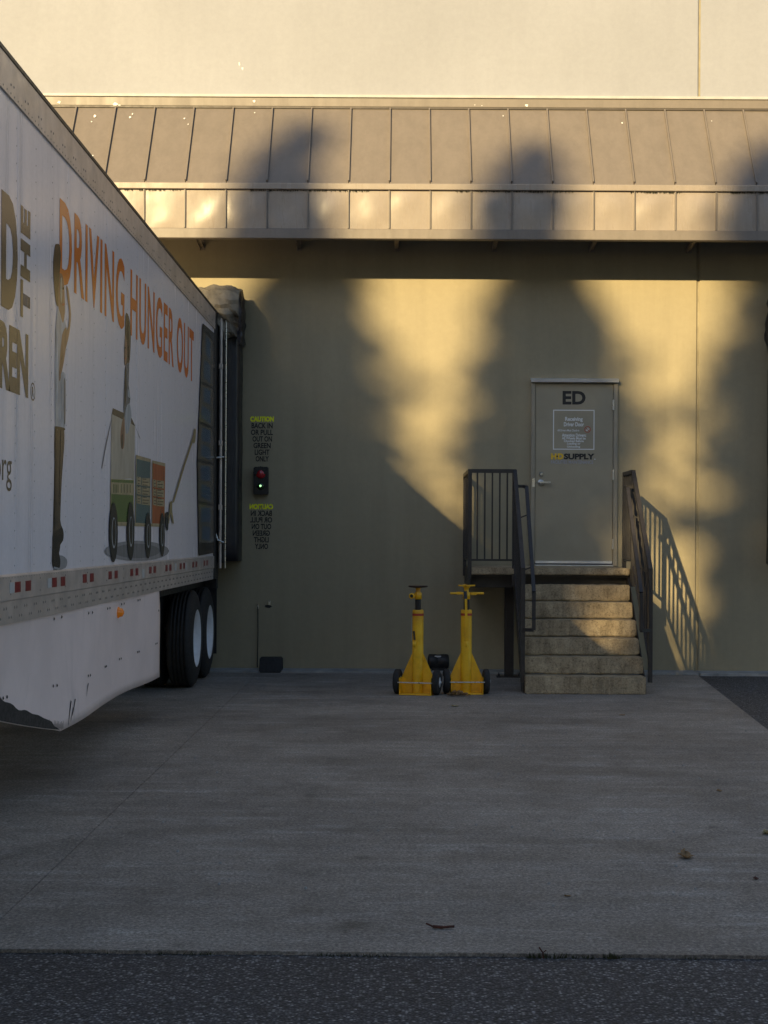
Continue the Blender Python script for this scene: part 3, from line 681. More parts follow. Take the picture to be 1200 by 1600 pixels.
# rear frame and folded rear door with lock rods
put('rear_post', MB().box(TX - 0.10, TX + 0.017, TR_ - 0.34, TR_, Z0 + 0.0, ZT - 0.01), 'black', trailer, 0.006)
put('rear_post', MB().box(TL - 0.005, TL + 0.12, TR_ - 0.019, TR_, Z0, ZT - 0.01), 'black', trailer)
rx0, rx1 = TX + 0.02, TX + 0.125
zlo, zhi = 1.21, 4.14
rd = put('rear_door', MB().box(rx0, rx1 - 0.03, 16.74, 16.84, zlo + 0.06, zhi - 0.05), 'black', trailer, 0.005)
for dx, nm in ((0.055, 0.018), (0.112, 0.009)):
    put('lock_rod', MB().tube((TX + dx, 16.71, zlo), (TX + dx, 16.71, zhi), nm, 12), 'steel' if dx > .1 else 'rail_alu', rd)
hx = TX + 0.012
m = MB().path([(TX + 0.1, 16.68, 2.47), (hx - 0.0, 16.67, 2.46), (hx - 0.01, 16.67, 2.42), (hx - 0.01, 16.67, 1.62), (hx + 0.02, 16.67, 1.53), (TX + 0.1, 16.68, 1.50)], 0.011, 8)
put('door_handle', m, 'steel', rd)
for z in (1.9, 2.63, 3.5): put('rod_guide', MB().box(TX + 0.034, TX + 0.076, 16.685, 16.735, z - 0.03, z + 0.03), 'rail_alu', rd, 0.004)
c = at(335, 908, 16.88)
put('tail_lamp', MB().lathe((c.x, 16.84, c.z), (c.x, 16.79, c.z), [(0, 0.022), (0.02, 0.021), (0.034, 0.010)], 12), 'redlamp', trailer)
put('rear_sill', MB().box(TL, TX + 0.012, TR_ - 0.12, TR_ - 0.001, 0.98, Z0 - 0.003), 'black', trailer)
# side skirt
sk0, sk1, sk2 = 7.4, 9.08, 12.85
nx_, nz_ = 60, 12; vs, fs = [], []
def sk_bot(y):
    if y > sk1: return 0.365 + 0.01 * math.sin(y * 1.3) - 0.006 * (y - sk1)
    return 0.365 + 0.25 * ((sk1 - y) / 1.4) ** 1.1
for i in range(nx_ + 1):
    y = 6.2 + (sk2 - 6.2) * i / nx_
    for j in range(nz_ + 1):
        t = j / nz_; z = Z0 + 0.03 + (sk_bot(y) - Z0 - 0.03) * t
        x = TX - 0.012 + 0.02 * math.sin(y * 2.1) * t + 0.016 * noise.noise((y * 1.1, z * 1.6, 4)) - 0.05 * t * max(0, (9.0 - y)) - 0.03 * max(0, (y - 12.5)) * t
        vs.append((x, y + (0.06 * t * (i / nx_) ** 8), z))
for i in range(nx_):
    for j in range(nz_): a = i * (nz_ + 1) + j; fs.append((a, a + 1, a + nz_ + 2, a + nz_ + 1))
skirt = put('side_skirt', MB().add(vs, fs, True), 'skirt', trailer)
sm_ = skirt.modifiers.new('thickness', 'SOLIDIFY'); sm_.thickness = 0.004; sm_.offset = 0
def on_skirt(y, z):
    i = min(nx_ - 1, max(0, int((y - 6.2) / (sk2 - 6.2) * nx_))); t = min(1, max(0, (Z0 + 0.03 - z) / (Z0 + 0.03 - sk_bot(y))))
    j = min(nz_ - 1, int(t * nz_)); f1 = t * nz_ - j; u = (y - 6.2) / (sk2 - 6.2) * nx_ - i
    X = lambda a, b: vs[a * (nz_ + 1) + b][0]
    return (X(i, j) * (1 - u) + X(i + 1, j) * u) * (1 - f1) + (X(i, j + 1) * (1 - u) + X(i + 1, j + 1) * u) * f1
# scraped lower edge
m = MB(); n = 46
for i in range(n):
    ya, yb2 = 6.75 + 2.3 * i / n, 6.75 + 2.3 * (i + 1) / n
    top = lambda y: sk_bot(y) + max(0.0, 0.13 * min(1.0, max(0.0, 1 - (y - 7.3) / 1.75)) ** 0.6 * (1 + 0.35 * noise.noise((y * 5, 0, 1))) * min(1.0, max(0.03, (y - 6.75) / 0.8))) + (0.02 if y < 8.95 else 0)
    q = [(ya, sk_bot(ya) + 0.004), (yb2, sk_bot(yb2) + 0.004), (yb2, top(yb2)), (ya, top(ya))]
    m.add([(on_skirt(a, b) + 0.006, a, b) for a, b in q], [(0, 1, 2, 3)])
for i in range(40):
    y = 8.35 + i * 0.02; h = random.uniform(0.02, 0.05)
    m.add([(on_skirt(a, b) + 0.006, a, b) for a, b in ((y, sk_bot(y) + .01), (y + .006, sk_bot(y) + .01), (y + .012, sk_bot(y) + .01 + h), (y + .007, sk_bot(y) + .01 + h))], [(0, 1, 2, 3)])
for px, py, l in ((103, 1112, .09), (109, 1104, .06), (131, 1077, .05), (106, 1116, .05)):
    a, b = side_at(px, py); put('scuff_mark', MB().add([(on_skirt(y, z) + 0.006, y, z) for y, z in ((a, b - l), (a + .012, b - l * .9), (a + .10, b + l * .6), (a + .08, b + l * .7))], [(0, 1, 2, 3)]), 'scuff', skirt)
put('scrape_marks', m, 'scuff', skirt)['kind'] = 'stuff'
m = MB()
for px, py in ((23, 1091), (28, 1089), (86, 1072), (91, 1071), (136, 1056), (140, 1055), (167, 1042), (169, 1041), (191, 1030), (194, 1029), (217, 1019), (219, 1018), (243, 1006), (245, 1005), (139, 958), (145, 957), (169, 951), (173, 950), (193, 944), (197, 943), (218, 938), (221, 937), (88, 967), (100, 964), (247, 954)):
    a, b = side_at(px, py); rivet(m, a, b, 0.011, on_skirt(a, b) + 0.004)
put('skirt_bolts', m, 'black', skirt)
a, b = side_at(188, 957); x = on_skirt(a, b)
lm = put('marker_lamp', MB().lathe((x, a, b), (x + 0.05, a, b), [(0, 0.042), (0.012, 0.042), (0.014, 0.034), (0.036, 0.030), (0.046, 0.012)], 16), 'amber', trailer)
# wheels
def wheel(yc, xo, side):
    r = 0.505; wd = 0.27
    tyre_prof = [(0, 0.30), (0.0, 0.40), (0.02, 0.47), (0.045, r - 0.004), (0.06, r)]
    g = []
    for q in range(4):
        c0 = 0.06 + (wd - 0.12) * (q + 0.5) / 4.0
        g += [(c0 - 0.010, r), (c0 - 0.007, r - 0.014), (c0 + 0.007, r - 0.014), (c0 + 0.010, r)]
    tyre_prof += g + [(wd - 0.06, r), (wd - 0.045, r - 0.004), (wd - 0.02, 0.47), (wd, 0.40), (wd, 0.30)]
    ty = MB().lathe((xo, yc, r), (xo - wd * side, yc, r), tyre_prof, 48, False)
    rim = MB().lathe((xo, yc, r), (xo - wd * side, yc, r), [(0.006, 0.305), (0.0, 0.292), (0.04, 0.272), (0.10, 0.264), (0.135, 0.225), (0.142, 0.12), (0.10, 0.10), (0.08, 0.06), (0.078, 0.01)], 40, False)
    w_ = put('wheel', ty, 'rubber', trailer); put('rim', rim, 'wheelwhite', w_)
    m = MB()
    for k in range(10):
        a = 2 * math.pi * k / 10; yy, zz = yc + 0.155 * math.cos(a), r + 0.155 * math.sin(a)
        m.tube((xo - side * 0.142, yy, zz), (xo - side * 0.11, yy, zz), 0.014, 6)
    put('lug_nuts', m, 'rail_alu', w_)
for yc in (15.38, 16.42):
    wheel(yc, TX - 0.015, 1); wheel(yc, TX - 0.32, 1); wheel(yc, TL + 0.015, -1); wheel(yc, TL + 0.32, -1)
    put('axle', MB().tube((TL + 0.3, yc, 0.505), (TX - 0.3, yc, 0.505), 0.065, 12), 'black', trailer)
put('bogie_frame', MB().box(TX - 0.75, TX - 0.65, 14.6, 16.7, 0.68, 1.0).box(TL + 0.65, TL + 0.75, 14.6, 16.7, 0.68, 1.0), 'black', trailer)
put('mud_flap', MB().box(TX - 0.62, TX - 0.01, 16.955, 16.965, 0.22, 0.98), 'rubber', trailer)
put('landing_leg', MB().box(TX - 0.5, TX - 0.38, 4.0, 4.14, 0.02, 1.0).box(TX - 0.58, TX - 0.30, 3.93, 4.21, 0.0, 0.02), 'black', trailer)
put('landing_leg', MB().box(TL + 0.38, TL + 0.5, 4.0, 4.14, 0.02, 1.0).box(TL + 0.30, TL + 0.58, 3.93, 4.21, 0.0, 0.02), 'black', trailer)
# printed side: letters
LAY = [0]
def side_text(t, ya, yb2, za, zb2, mat, bold, up=False, sp=1.0):
    if up: return lettering(t, (TX + 0.0014, yb2, za), (0, 0, 1), (0, -1, 0), zb2 - za, yb2 - ya, mat, body, bold, spacing=sp)
    return lettering(t, (TX + 0.0014, ya, za), (0, 1, 0), (0, 0, 1), yb2 - ya, zb2 - za, mat, body, bold, spacing=sp)
y1_, z1_ = side_at(93, 318); 
side_text('DRIVING HUNGER OUT', side_at(93, 318)[0], side_at(302.5, 560)[0], 3.115, 3.64, 'orange', 0.022, False, 1.1)
side_text('D', side_at(2, 300)[0], side_at(28, 300)[0], 2.765, 3.375, 'brown', 0.06)
side_text('THE', side_at(32, 400)[0], side_at(47, 400)[0], 2.77, 3.385, 'brown', 0.06, True, 1.15)
side_text('REN', 7.66, side_at(44, 560)[0], 2.335, 2.69, 'brown', 0.05)
side_text('org', 7.585, side_at(18, 740)[0], 1.80, 1.965, 'brown', 0.0)
cy_, cz_ = side_at(51, 612); n = 24
vs_ = [Vector((TX + 0.0014, cy_ + r * math.cos(2 * math.pi * i / n), cz_ + r * math.sin(2 * math.pi * i / n))) for r in (0.052, 0.044) for i in range(n)]
put('registered_ring', MB().add(vs_, [(i, (i + 1) % n, n + (i + 1) % n, n + i) for i in range(n)]), 'brown', body)
side_text('R', cy_ - 0.018, cy_ + 0.02, cz_ - 0.028, cz_ + 0.028, 'brown', 0.02)
# printed pictures, layered sheets of film (0.3 mm each)
def film(pts, org, k, mat, name='printed_figure', smooth=True):
    LAY[0] += 1; x = TX + 0.002 + 0.00007 * LAY[0]
    P_ = []
    q = [side_at(org[0] + a / k, org[1] + b / k) for a, b in pts]
    if smooth:
        n = len(q)
        for i in range(n):
            p0, p1, p2, p3 = q[i - 1], q[i], q[(i + 1) % n], q[(i + 2) % n]
            for t in (0, 0.33, 0.67):
                f = lambda a, b, c_, d_: 0.5 * (2 * b + (c_ - a) * t * 0.7 + (2 * a - 5 * b + 4 * c_ - d_) * t * t * 0.7 + 0.3 * 2 * (c_ - b) * t * (1 if True else 0) * 0 + (3 * b - a - 3 * c_ + d_) * t ** 3 * 0.7) if False else b + (c_ - b) * t + 0.10 * math.sin(math.pi * t) * ((b - a) - (d_ - c_)) * 0.5
                P_.append((x, f(p0[0], p1[0], p2[0], p3[0]), f(p0[1], p1[1], p2[1], p3[1])))
    else: P_ = [(x, a, b) for a, b in q]
    bm = bmesh.new(); bv = [bm.verts.new(p) for p in P_]
    for a, b, c_ in tessellate_polygon([[Vector((p[1], p[2], 0)) for p in P_]]): bm.faces.new((bv[a], bv[b], bv[c_]))
    bm.normal_update(); bmesh.ops.reverse_faces(bm, faces=[f for f in bm.faces if f.normal.x < 0]); me = bpy.data.meshes.new(name); bm.to_mesh(me); bm.free()
    return put(name, me, 'p_' + mat, body)
A, KA = (60, 380), 3.077
film([(68, 1575), (130, 1560), (135, 1520), (100, 1500)], A, KA, 'shade1', 'printed_shadow')
film([(78, 880), (122, 890), (121, 1000), (112, 1120), (107, 1230), (104, 1330), (112, 1365), (120, 1395), (117, 1430), (104, 1450), (98, 1490), (70, 1500), (68, 1400), (72, 1250), (76, 1050)], A, KA, 'trouser')
film([(68, 1400), (92, 1380), (112, 1365), (120, 1395), (117, 1430), (103, 1448), (98, 1490), (104, 1520), (102, 1555), (88, 1573), (70, 1562), (63, 1530), (66, 1450)], A, KA, 'shoe')
film([(92, 300), (112, 350), (132, 400), (127, 520), (112, 620), (128, 630), (129, 860), (112, 897), (90, 890), (79, 872), (78, 600), (82, 420)], A, KA, 'shirt')
film([(80, 420), (95, 330), (108, 400), (104, 520), (98, 640), (92, 880), (80, 870)], A, KA, 'greyl')
film([(112, 440), (134, 405), (131, 500), (114, 605), (100, 640), (98, 600)], A, KA, 'skin')
film([(133, 205), (143, 225), (155, 340), (148, 425), (131, 500), (122, 450), (142, 400), (146, 330), (137, 260)], A, KA, 'skin')
film([(98, 150), (112, 150), (122, 200), (126, 330), (116, 385), (103, 340), (92, 295), (92, 220)], A, KA, 'skin')
film([(78, 12), (86, 4), (100, 8), (106, 60), (100, 150), (95, 215), (93, 302), (82, 280), (72, 180), (70, 90)], A, KA, 'hair')
film([(420, 335), (434, 355), (443, 440), (438, 560), (430, 590), (418, 585), (414, 500), (416, 400)], A, KA, 'hair')
film([(416, 440), (425, 480), (423, 570), (413, 586), (411, 520)], A, KA, 'skin')
film([(350, 820), (463, 872), (460, 1138), (440, 1131), (380, 1138), (345, 1132)], A, KA, 'card', 'printed_carton', False)
film([(357, 793), (410, 817), (410, 850), (352, 822)], A, KA, 'cardd', 'printed_carton', False)
film([(445, 838), (464, 880), (444, 867)], A, KA, 'cardd', 'printed_carton', False)
film([(350, 840), (344, 880), (318, 1010), (304, 1087), (301, 1078), (322, 960)], A, KA, 'shade2', 'printed_carton', False)
film([(463, 878), (489, 940), (485, 938)], A, KA, 'shade2', 'printed_carton', False)
film([(418, 585), (435, 578), (432, 680), (440, 745), (434, 800), (446, 835), (428, 900), (414, 860), (408, 800), (410, 700), (414, 640)], A, KA, 'grey')
film([(420, 790), (436, 770), (446, 832), (432, 905), (420, 915), (412, 850)], A, KA, 'greyl')
film([(402, 850), (412, 845), (413, 930), (408, 985), (396, 985), (392, 920)], A, KA, 'skin')
# folds, shading and small features of the printed figures
for pts, mt in (([(84, 440), (90, 430), (92, 600), (88, 760), (84, 740)], 'shirt'), ([(112, 640), (118, 650), (116, 800), (110, 870), (108, 760)], 'greyl'), ([(120, 660), (127, 670), (126, 850), (121, 860)], 'grey'),
                ([(80, 905), (88, 905), (86, 1100), (80, 1300), (74, 1380), (77, 1100)], 'shoe'), ([(106, 900), (114, 905), (108, 1080), (102, 1250), (98, 1240), (102, 1060)], 'cardd'),
                ([(80, 880), (122, 888), (122, 900), (80, 894)], 'shoe'), ([(104, 170), (110, 172), (112, 250), (106, 290), (102, 240)], 'card'), ([(113, 214), (121, 212), (121, 222), (113, 224)], 'hair'),
                ([(112, 292), (123, 288), (123, 298), (113, 300)], 'rust'), ([(98, 612), (104, 606), (104, 650), (98, 662)], 'skin'), ([(72, 1555), (98, 1562), (96, 1572), (72, 1566)], 'hub'),
                ([(414, 610), (419, 600), (421, 700), (416, 780), (412, 760)], 'hair'), ([(428, 700), (436, 720), (438, 745), (428, 735)], 'greyl'), ([(395, 925), (398, 925), (398, 978), (395, 978)], 'cardd'), ([(402, 925), (405, 925), (404, 980), (401, 980)], 'cardd'),
                ([(413, 500), (418, 498), (418, 506), (413, 508)], 'hair'), ([(412, 552), (419, 550), (419, 556), (412, 558)], 'rust'), ([(430, 370), (437, 400), (438, 520), (433, 560), (430, 480)], 'cardd')):
    film(pts, A, KA, mt)
B, KB = (150, 600), 5.33
for q, mt in ((1.0, 'shade1'), (0.72, 'shade2')):
    film([(335 + 270 * q * math.cos(a), 1390 + 85 * q * math.sin(a)) for a in [2 * math.pi * i / 20 for i in range(20)]], B, KB, mt, 'printed_shadow', False)
film([(118, 790), (312, 798), (310, 1160), (112, 1152)], B, KB, 'tan', 'printed_carton', False)
film([(122, 915), (306, 928), (306, 1150), (120, 1148)], B, KB, 'green', 'printed_carton', False)
film([(122, 796), (306, 802), (306, 826), (122, 818)], B, KB, 'green', 'printed_carton', False)
film([(328, 590), (452, 625), (446, 1180), (320, 1165)], B, KB, 'tan', 'printed_carton', False)
film([(332, 622), (449, 652), (444, 1165), (325, 1155)], B, KB, 'teal', 'printed_carton', False)
film([(464, 635), (573, 660), (566, 1185), (460, 1170)], B, KB, 'tan', 'printed_carton', False)
film([(467, 658), (570, 688), (563, 1165), (463, 1160)], B, KB, 'rust', 'printed_carton', False)
film([(170, 1154), (566, 1166), (562, 1190), (170, 1180)], B, KB, 'tan', 'printed_carton', False)
for x0, x1, ya, dd in ((335, 368, 765, 235), (374, 443, 775, 235), (470, 496, 788, 225), (500, 560, 796, 225)):
    for q in range(3):
        a, b = ya + dd * q / 3 + 6, ya + dd * (q + 1) / 3 - 6
        film([(x0, a), (x1, a + 6), (x1, b + 6), (x0, b)], B, KB, 'tan', 'printed_carton', False)
for x0, x1 in ((135, 185), (200, 300)):
    for q in range(4): film([(x0 + (x1 - x0) * q / 4 + 2, 834 + q), (x0 + (x1 - x0) * q / 4 + 6, 834 + q), (x0 + (x1 - x0) * q / 4 + 6, 905), (x0 + (x1 - x0) * q / 4 + 2, 905)], B, KB, 'green', 'printed_carton', False)
for x0, x1, ya, dd in ((338, 365, 770, 225), (378, 440, 782, 225), (473, 494, 794, 215), (503, 557, 802, 215)):
    for q in range(9):
        a = ya + dd * q / 9 + 5; w2 = x0 + (x1 - x0) * (0.55 + 0.4 * ((q * 37) % 10) / 10)
        film([(x0 + 2, a), (w2, a + 3), (w2, a + 10), (x0 + 2, a + 7)], B, KB, 'cardd', 'printed_carton', False)
for cx, cy2, rx, ry in ((137, 1235, 35, 250), (280, 1225, 31, 245), (425, 1262, 25, 192), (543, 1255, 22, 182)):
    film([(cx + rx * math.cos(a), cy2 + ry * math.sin(a)) for a in [2 * math.pi * i / 24 for i in range(24)]], B, KB, 'wheel', 'printed_wheel', False)
    film([(cx + 2 + rx * .52 * math.cos(a), cy2 + 5 + ry * .52 * math.sin(a)) for a in [2 * math.pi * i / 20 for i in range(20)]], B, KB, 'hub', 'printed_wheel', False)
    film([(cx + 3 + rx * .40 * math.cos(a), cy2 + ry * .46 * math.sin(a)) for a in [2 * math.pi * i / 20 for i in range(20)]], B, KB, 'shoe', 'printed_wheel', False)
film([(812, 395), (826, 402), (730, 690), (642, 985), (626, 990), (715, 690)], B, KB, 'rope', 'printed_rope', False)
film([(808, 375), (824, 385), (818, 480), (800, 490)], B, KB, 'rope', 'printed_rope')
film([(606, 985), (626, 978), (625, 1050), (640, 1155), (628, 1158), (612, 1080), (600, 1160), (588, 1150), (602, 1060)], B, KB, 'rope', 'printed_rope')
film([(566, 1080), (590, 1065), (596, 1120), (592, 1210), (580, 1215), (572, 1160)], B, KB, 'wheel', 'printed_wheel')
# printed stack of cartons at the rear
C, KC = (0, 500), 3.0
film([(946, 15), (1010, 70), (1005, 1090), (927, 1105), (920, 660)], C, KC, 'boxdark', 'printed_carton', False)
tops = [(945, 40, 1000, 92), (935, 290, 1000, 318), (925, 478, 1000, 505), (921, 655, 1000, 675), (923, 852, 1000, 868), (926, 1048, 1000, 1052)]
for (a, b, c_, d_), (e_, f_, g_, h_) in zip(tops, tops[1:]):
    film([(a + 2, b + 8), (c_ - 6, d_ + 8), (g_ - 6, h_ - 6), (e_ + 2, f_ - 6)], C, KC, 'boxtan', 'printed_carton', False)
    hgt = f_ - b
    film([(a + 16, b + 26), (c_ - 18, d_ + 14), (c_ - 18, d_ + 10 + hgt * 0.36), (a + 14, b + 20 + hgt * 0.38)], C, KC, 'boxblue', 'printed_carton', False)
    film([(e_ + 16, f_ - hgt * 0.42), (g_ - 18, h_ - hgt * 0.42), (g_ - 18, h_ - 16), (e_ + 16, f_ - 22)], C, KC, 'boxblue', 'printed_carton', False)

# ------------------------------------------------------------------ jack stands
def jack(px, py, yaw, label, kind):
    p = ground_at(px, py); T = Matrix.Translation(p) @ Matrix.Rotation(yaw, 4, 'Z')
    t = thing('jack_stand', p, label, 'jack stand', 'trailer jack stands')
    def q(name, m, mat, parent=None, bevel=0): return put(name, m.xform(T), mat, parent or t, bevel)
    q('base_plate', MB().box(-0.155, 0.155, -0.13, 0.13, 0.0, 0.012), 'jack', None, 0.003)
    col = q('column', MB().lathe((0, 0, 0.012), (0, 0, 1), [(0, 0.056), (0.81, 0.056), (0.832, 0.054), (0.832, 0.030)], 28), 'jack')
    q('red_band', MB().lathe((0, 0, 0.785), (0, 0, 1), [(0, 0.0572), (0.024, 0.0572)], 28, False), 'jackred', col)
    for s in (-1, 1):
        q('fin', MB().prism([(s * 0.054, -0.004, 0.012), (s * 0.157, -0.004, 0.012), (s * 0.157, -0.004, 0.185), (s * 0.056, -0.004, 0.41)], (0, 0.008, 0)), 'jack')
        q('side_plate', MB().box(s * 0.1595 - 0.003, s * 0.1595 + 0.003, -0.125, 0.11, 0.0, 0.17), 'jack')
        w_ = q('wheel', MB().lathe((s * 0.168, -0.02, 0.125), (s * 0.232, -0.02, 0.125), [(0, 0.06), (0.0, 0.10), (0.008, 0.119), (0.02, 0.125), (0.044, 0.125), (0.056, 0.119), (0.064, 0.10), (0.064, 0.06)], 28), 'rubber')
        q('hub', MB().lathe((s * 0.168, -0.02, 0.125), (s * 0.24, -0.02, 0.125), [(0.0, 0.058), (0.058, 0.060), (0.066, 0.05), (0.067, 0.018), (0.078, 0.014)], 18), 'whitetape', w_)
    q('axle', MB().tube((-0.175, -0.135, 0.125), (0.175, -0.135, 0.125), 0.006, 8), 'steel')
    q('screw', MB().tube((0, 0, 0.84), (0, 0, 0.985), 0.029, 16), 'black')
    q('collar', MB().lathe((0, 0, 0.95), (0, 0, 1.1), [(0, 0.031), (0.0, 0.038), (0.06, 0.038), (0.075, 0.022), (0.105, 0.024), (0.125, 0.034)], 16), 'jack')
    if kind == 'left':
        q('top_pad', MB().lathe((0, 0, 1.065), (0, 0, 1.2), [(0, 0.035), (0.006, 0.088), (0.012, 0.097), (0.022, 0.097)], 24), 'grime')
        q('crank_socket', MB().lathe((-0.045, -0.10, 0.985), (-0.03, 0.06, 0.992), [(0, 0.017), (0.0, 0.029), (0.018, 0.029), (0.019, 0.022), (0.15, 0.022)], 16, False), 'jack')
        q('socket_bore', MB().tube((-0.045, -0.099, 0.985), (-0.0445, -0.094, 0.985), 0.0175, 14), 'black')
        q('tie_cord', MB().path([(-0.058, -0.02, 0.77), (-0.0605, -0.02, 0.7), (-0.0605, -0.02, 0.53)], 0.0022, 5), 'whitetape')
    else:
        m = MB().lathe((0, 0, 1.065), (0, 0, 1.2), [(0, 0.03), (0.01, 0.04), (0.012, 0.04)], 16).xform(Matrix.Identity(4))
        for a in (0.15, 1.75, 3.3, 4.8): m.bar((0, 0, 1.085), (0.085 * math.cos(a), 0.085 * math.sin(a), 1.088), 0.035, 0.014)
        q('top_pad', m, 'jack')
        q('cross_handle', MB().tube((-0.165, -0.012, 1.008), (0.175, 0.012, 1.008), 0.012, 12).box(-0.10, -0.05, -0.02, 0.015, 0.997, 1.024).box(0.045, 0.10, -0.02, 0.015, 0.992, 1.020), 'jack')
        q('crank_bar', MB().bar((-0.012, -0.075, 0.955), (-0.004, -0.073, 0.53), 0.024, 0.012, (0, 1, 0)), 'jack')
        q('crank_head', MB().bar((-0.016, -0.070, 0.935), (-0.018, -0.045, 1.03), 0.032, 0.02, (0, 1, 0)), 'black')
    q('crank_pocket', MB().lathe((-0.02 if kind == 'left' else -0.004, -0.066, 0.47), (-0.02 if kind == 'left' else -0.004, -0.066, 0.60), [(0, 0.006), (0.012, 0.016), (0.06, 0.019), (0.062, 0.013)], 12), 'jack')
    if kind == 'left': q('pocket_slot', MB().bar((-0.030, -0.0575, 0.635), (-0.022, -0.0575, 0.545), 0.02, 0.004, (0, 1, 0)), 'grime')
jack(652.5, 1084.5, math.radians(-13), 'yellow wheeled jack stand with dark round top plate, farther from the stairs', 'left')
jack(728, 1083.5, math.radians(3), 'yellow wheeled jack stand with crossbar handle, nearer the stairs', 'right')

# ------------------------------------------------------------------ small things at the wall
c = ground_at(685, 1050.5); c.y = 17.17
t = thing('canister', (c.x, c.y, 0.022), 'small black canister lying by the wall behind the yellow stands', 'canister')
m = MB().lathe((c.x - 0.125, c.y, 0.125), (c.x + 0.125, c.y, 0.125), [(0, 0.05), (0.006, 0.078), (0.02, 0.086), (0.10, 0.086), (0.105, 0.082), (0.145, 0.082), (0.15, 0.086), (0.225, 0.086), (0.243, 0.076), (0.25, 0.045)], 28)
put('shell', m, 'black', t)
put('foot', MB().box(c.x - 0.08, c.x + 0.08, c.y - 0.05, c.y + 0.05, 0.022, 0.06), 'black', t)
put('label_sticker', MB().box(c.x - 0.045, c.x + 0.03, c.y - 0.0625, c.y - 0.0585, 0.178, 0.197), 'whitetape', t)
a, b = at(405, 1058, 17.02), at(440, 1037, 17.02)
t = put('wheel_chock', MB().prism([(a.x, 16.97, 0.0), (a.x, 17.26, 0.0), (a.x, 17.20, 0.17), (a.x, 17.05, 0.17)], (b.x - a.x, 0, 0)), 'rubber', None, 0.012, 2)
tag(t, 'black rubber wheel chock on the pale strip under the wall hooks', 'wheel chock')
m = MB(); random.seed(4)
for i in range(26):
    cc = Vector((random.uniform(a.x - 0.12, b.x + 0.16), random.uniform(16.9, 17.1), 0.0232)); pts = blob(cc, (1, 0, 0), (0, 1, 0), random.uniform(.008, .03), random.uniform(.006, .02), 7); m.add(pts, [tuple(range(7))])
for px, py, lb in ((403, 947, 'small steel wall hook with a dark cord hanging to the ground'), (421, 941, 'small steel wall hook without a cord, next to the corded hook')):
    c = at(px, py, WD); t = thing('wall_hook', (c.x, WD, c.z), lb, 'hook', 'hooks beside the dock')
    put('plate', MB().box(c.x - 0.012, c.x + 0.012, WD - 0.008, WD - 0.001, c.z - 0.03, c.z + 0.02), 'steel', t, 0.002)
    put('hook', MB().path([(c.x, WD - 0.006, c.z + 0.005), (c.x, WD - 0.04, c.z), (c.x, WD - 0.05, c.z + 0.025)], 0.006, 8), 'steel', t)
    if px < 410:
        t2 = put('hanging_cord', MB().path([(c.x, WD - 0.03, c.z - 0.006), (c.x + 0.004, WD - 0.02, c.z - 0.3), (c.x - 0.002, WD - 0.018, 0.03)], 0.0055, 7), 'black'); tag(t2, 'thin dark cord hanging from the wall hook down to the ground', 'cord')
    else:
        put('stain', poly_flat(blob((c.x - 0.02, WD - 0.002, c.z - 0.05), (1, 0, 0), (0, 0, 1), 0.045, 0.018)), 'inkwall', t)

# ------------------------------------------------------------------ leaves and litter
def leaf(px, py, size, mat, label, seed, curl=0.5):
    random.seed(seed); p = ground_at(px, py); ang = random.uniform(0, 6.28); vs, fs = [], []; n = 8
    for i in range(n + 1):
        t = i / n; w_ = size * 0.34 * math.sin(math.pi * min(1, t * 0.92 + 0.06)) * (1 + 0.3 * math.sin(t * 17))
        for s in (-1, 0, 1):
            lx = (t - 0.5) * size; ly = s * w_; lz = 0.006 + curl * size * (0.5 * abs(s) * (0.4 + 0.6 * t) * (1.0 if s > 0 else 0.55) + 0.35 * (t - 0.5) ** 2 * 2) + random.uniform(0, 0.003)
            vs.append((p.x + lx * math.cos(ang) - ly * math.sin(ang), p.y + lx * math.sin(ang) + ly * math.cos(ang), lz))
    for i in range(n):
        for s in range(2): a = i * 3 + s; fs.append((a, a + 1, a + 4, a + 3))
    zmin = min(v[2] for v in vs); vs = [(x, y, z - zmin + 0.001) for x, y, z in vs]
    o = put('leaf', MB().add(vs, fs, True), mat)
    md = o.modifiers.new('thickness', 'SOLIDIFY'); md.thickness = 0.0012
    tag(o, label, 'leaf', 'fallen leaves'); return o
leaf(1072, 1340, 0.10, 'leaf', 'large curled brown leaf on the slab, right of centre', 3, 0.55)
leaf(1200, 1303, 0.09, 'leafpale', 'pale leaf at the right edge of the picture', 5, 0.5)
leaf(1181, 1374, 0.035, 'stick', 'tiny dark leaf scrap below the large curled brown leaf', 8, 0.4)
leaf(711, 1104, 0.07, 'leafpale', 'small pale leaf in front of the yellow stands', 11, 0.4)
leaf(887, 1401, 0.03, 'leaf', 'tiny brown leaf bit between the stick and the large curled leaf', 12, 0.4)
leaf(1124, 1236, 0.05, 'leaf', 'flat dark leaf scrap far behind the large curled leaf', 13, 0.2)
leaf(972, 1118, 0.05, 'leaf', 'small leaf on the slab just in front of the bottom step', 15, 0.3)
p = ground_at(688, 1451)
m = MB(); pts = [(p.x - 0.056, p.y + 0.018, 0.016), (p.x - 0.03, p.y + 0.002, 0.008), (p.x + 0.01, p.y - 0.004, 0.007), (p.x + 0.056, p.y + 0.002, 0.009)]
for (a, b, r) in ((0, 1, .004), (1, 2, .0065), (2, 3, .005)): m.tube(pts[a], pts[b], r, 8)
tag(put('stick', m, 'stick'), 'short reddish stick lying near the front edge of the slab', 'stick')
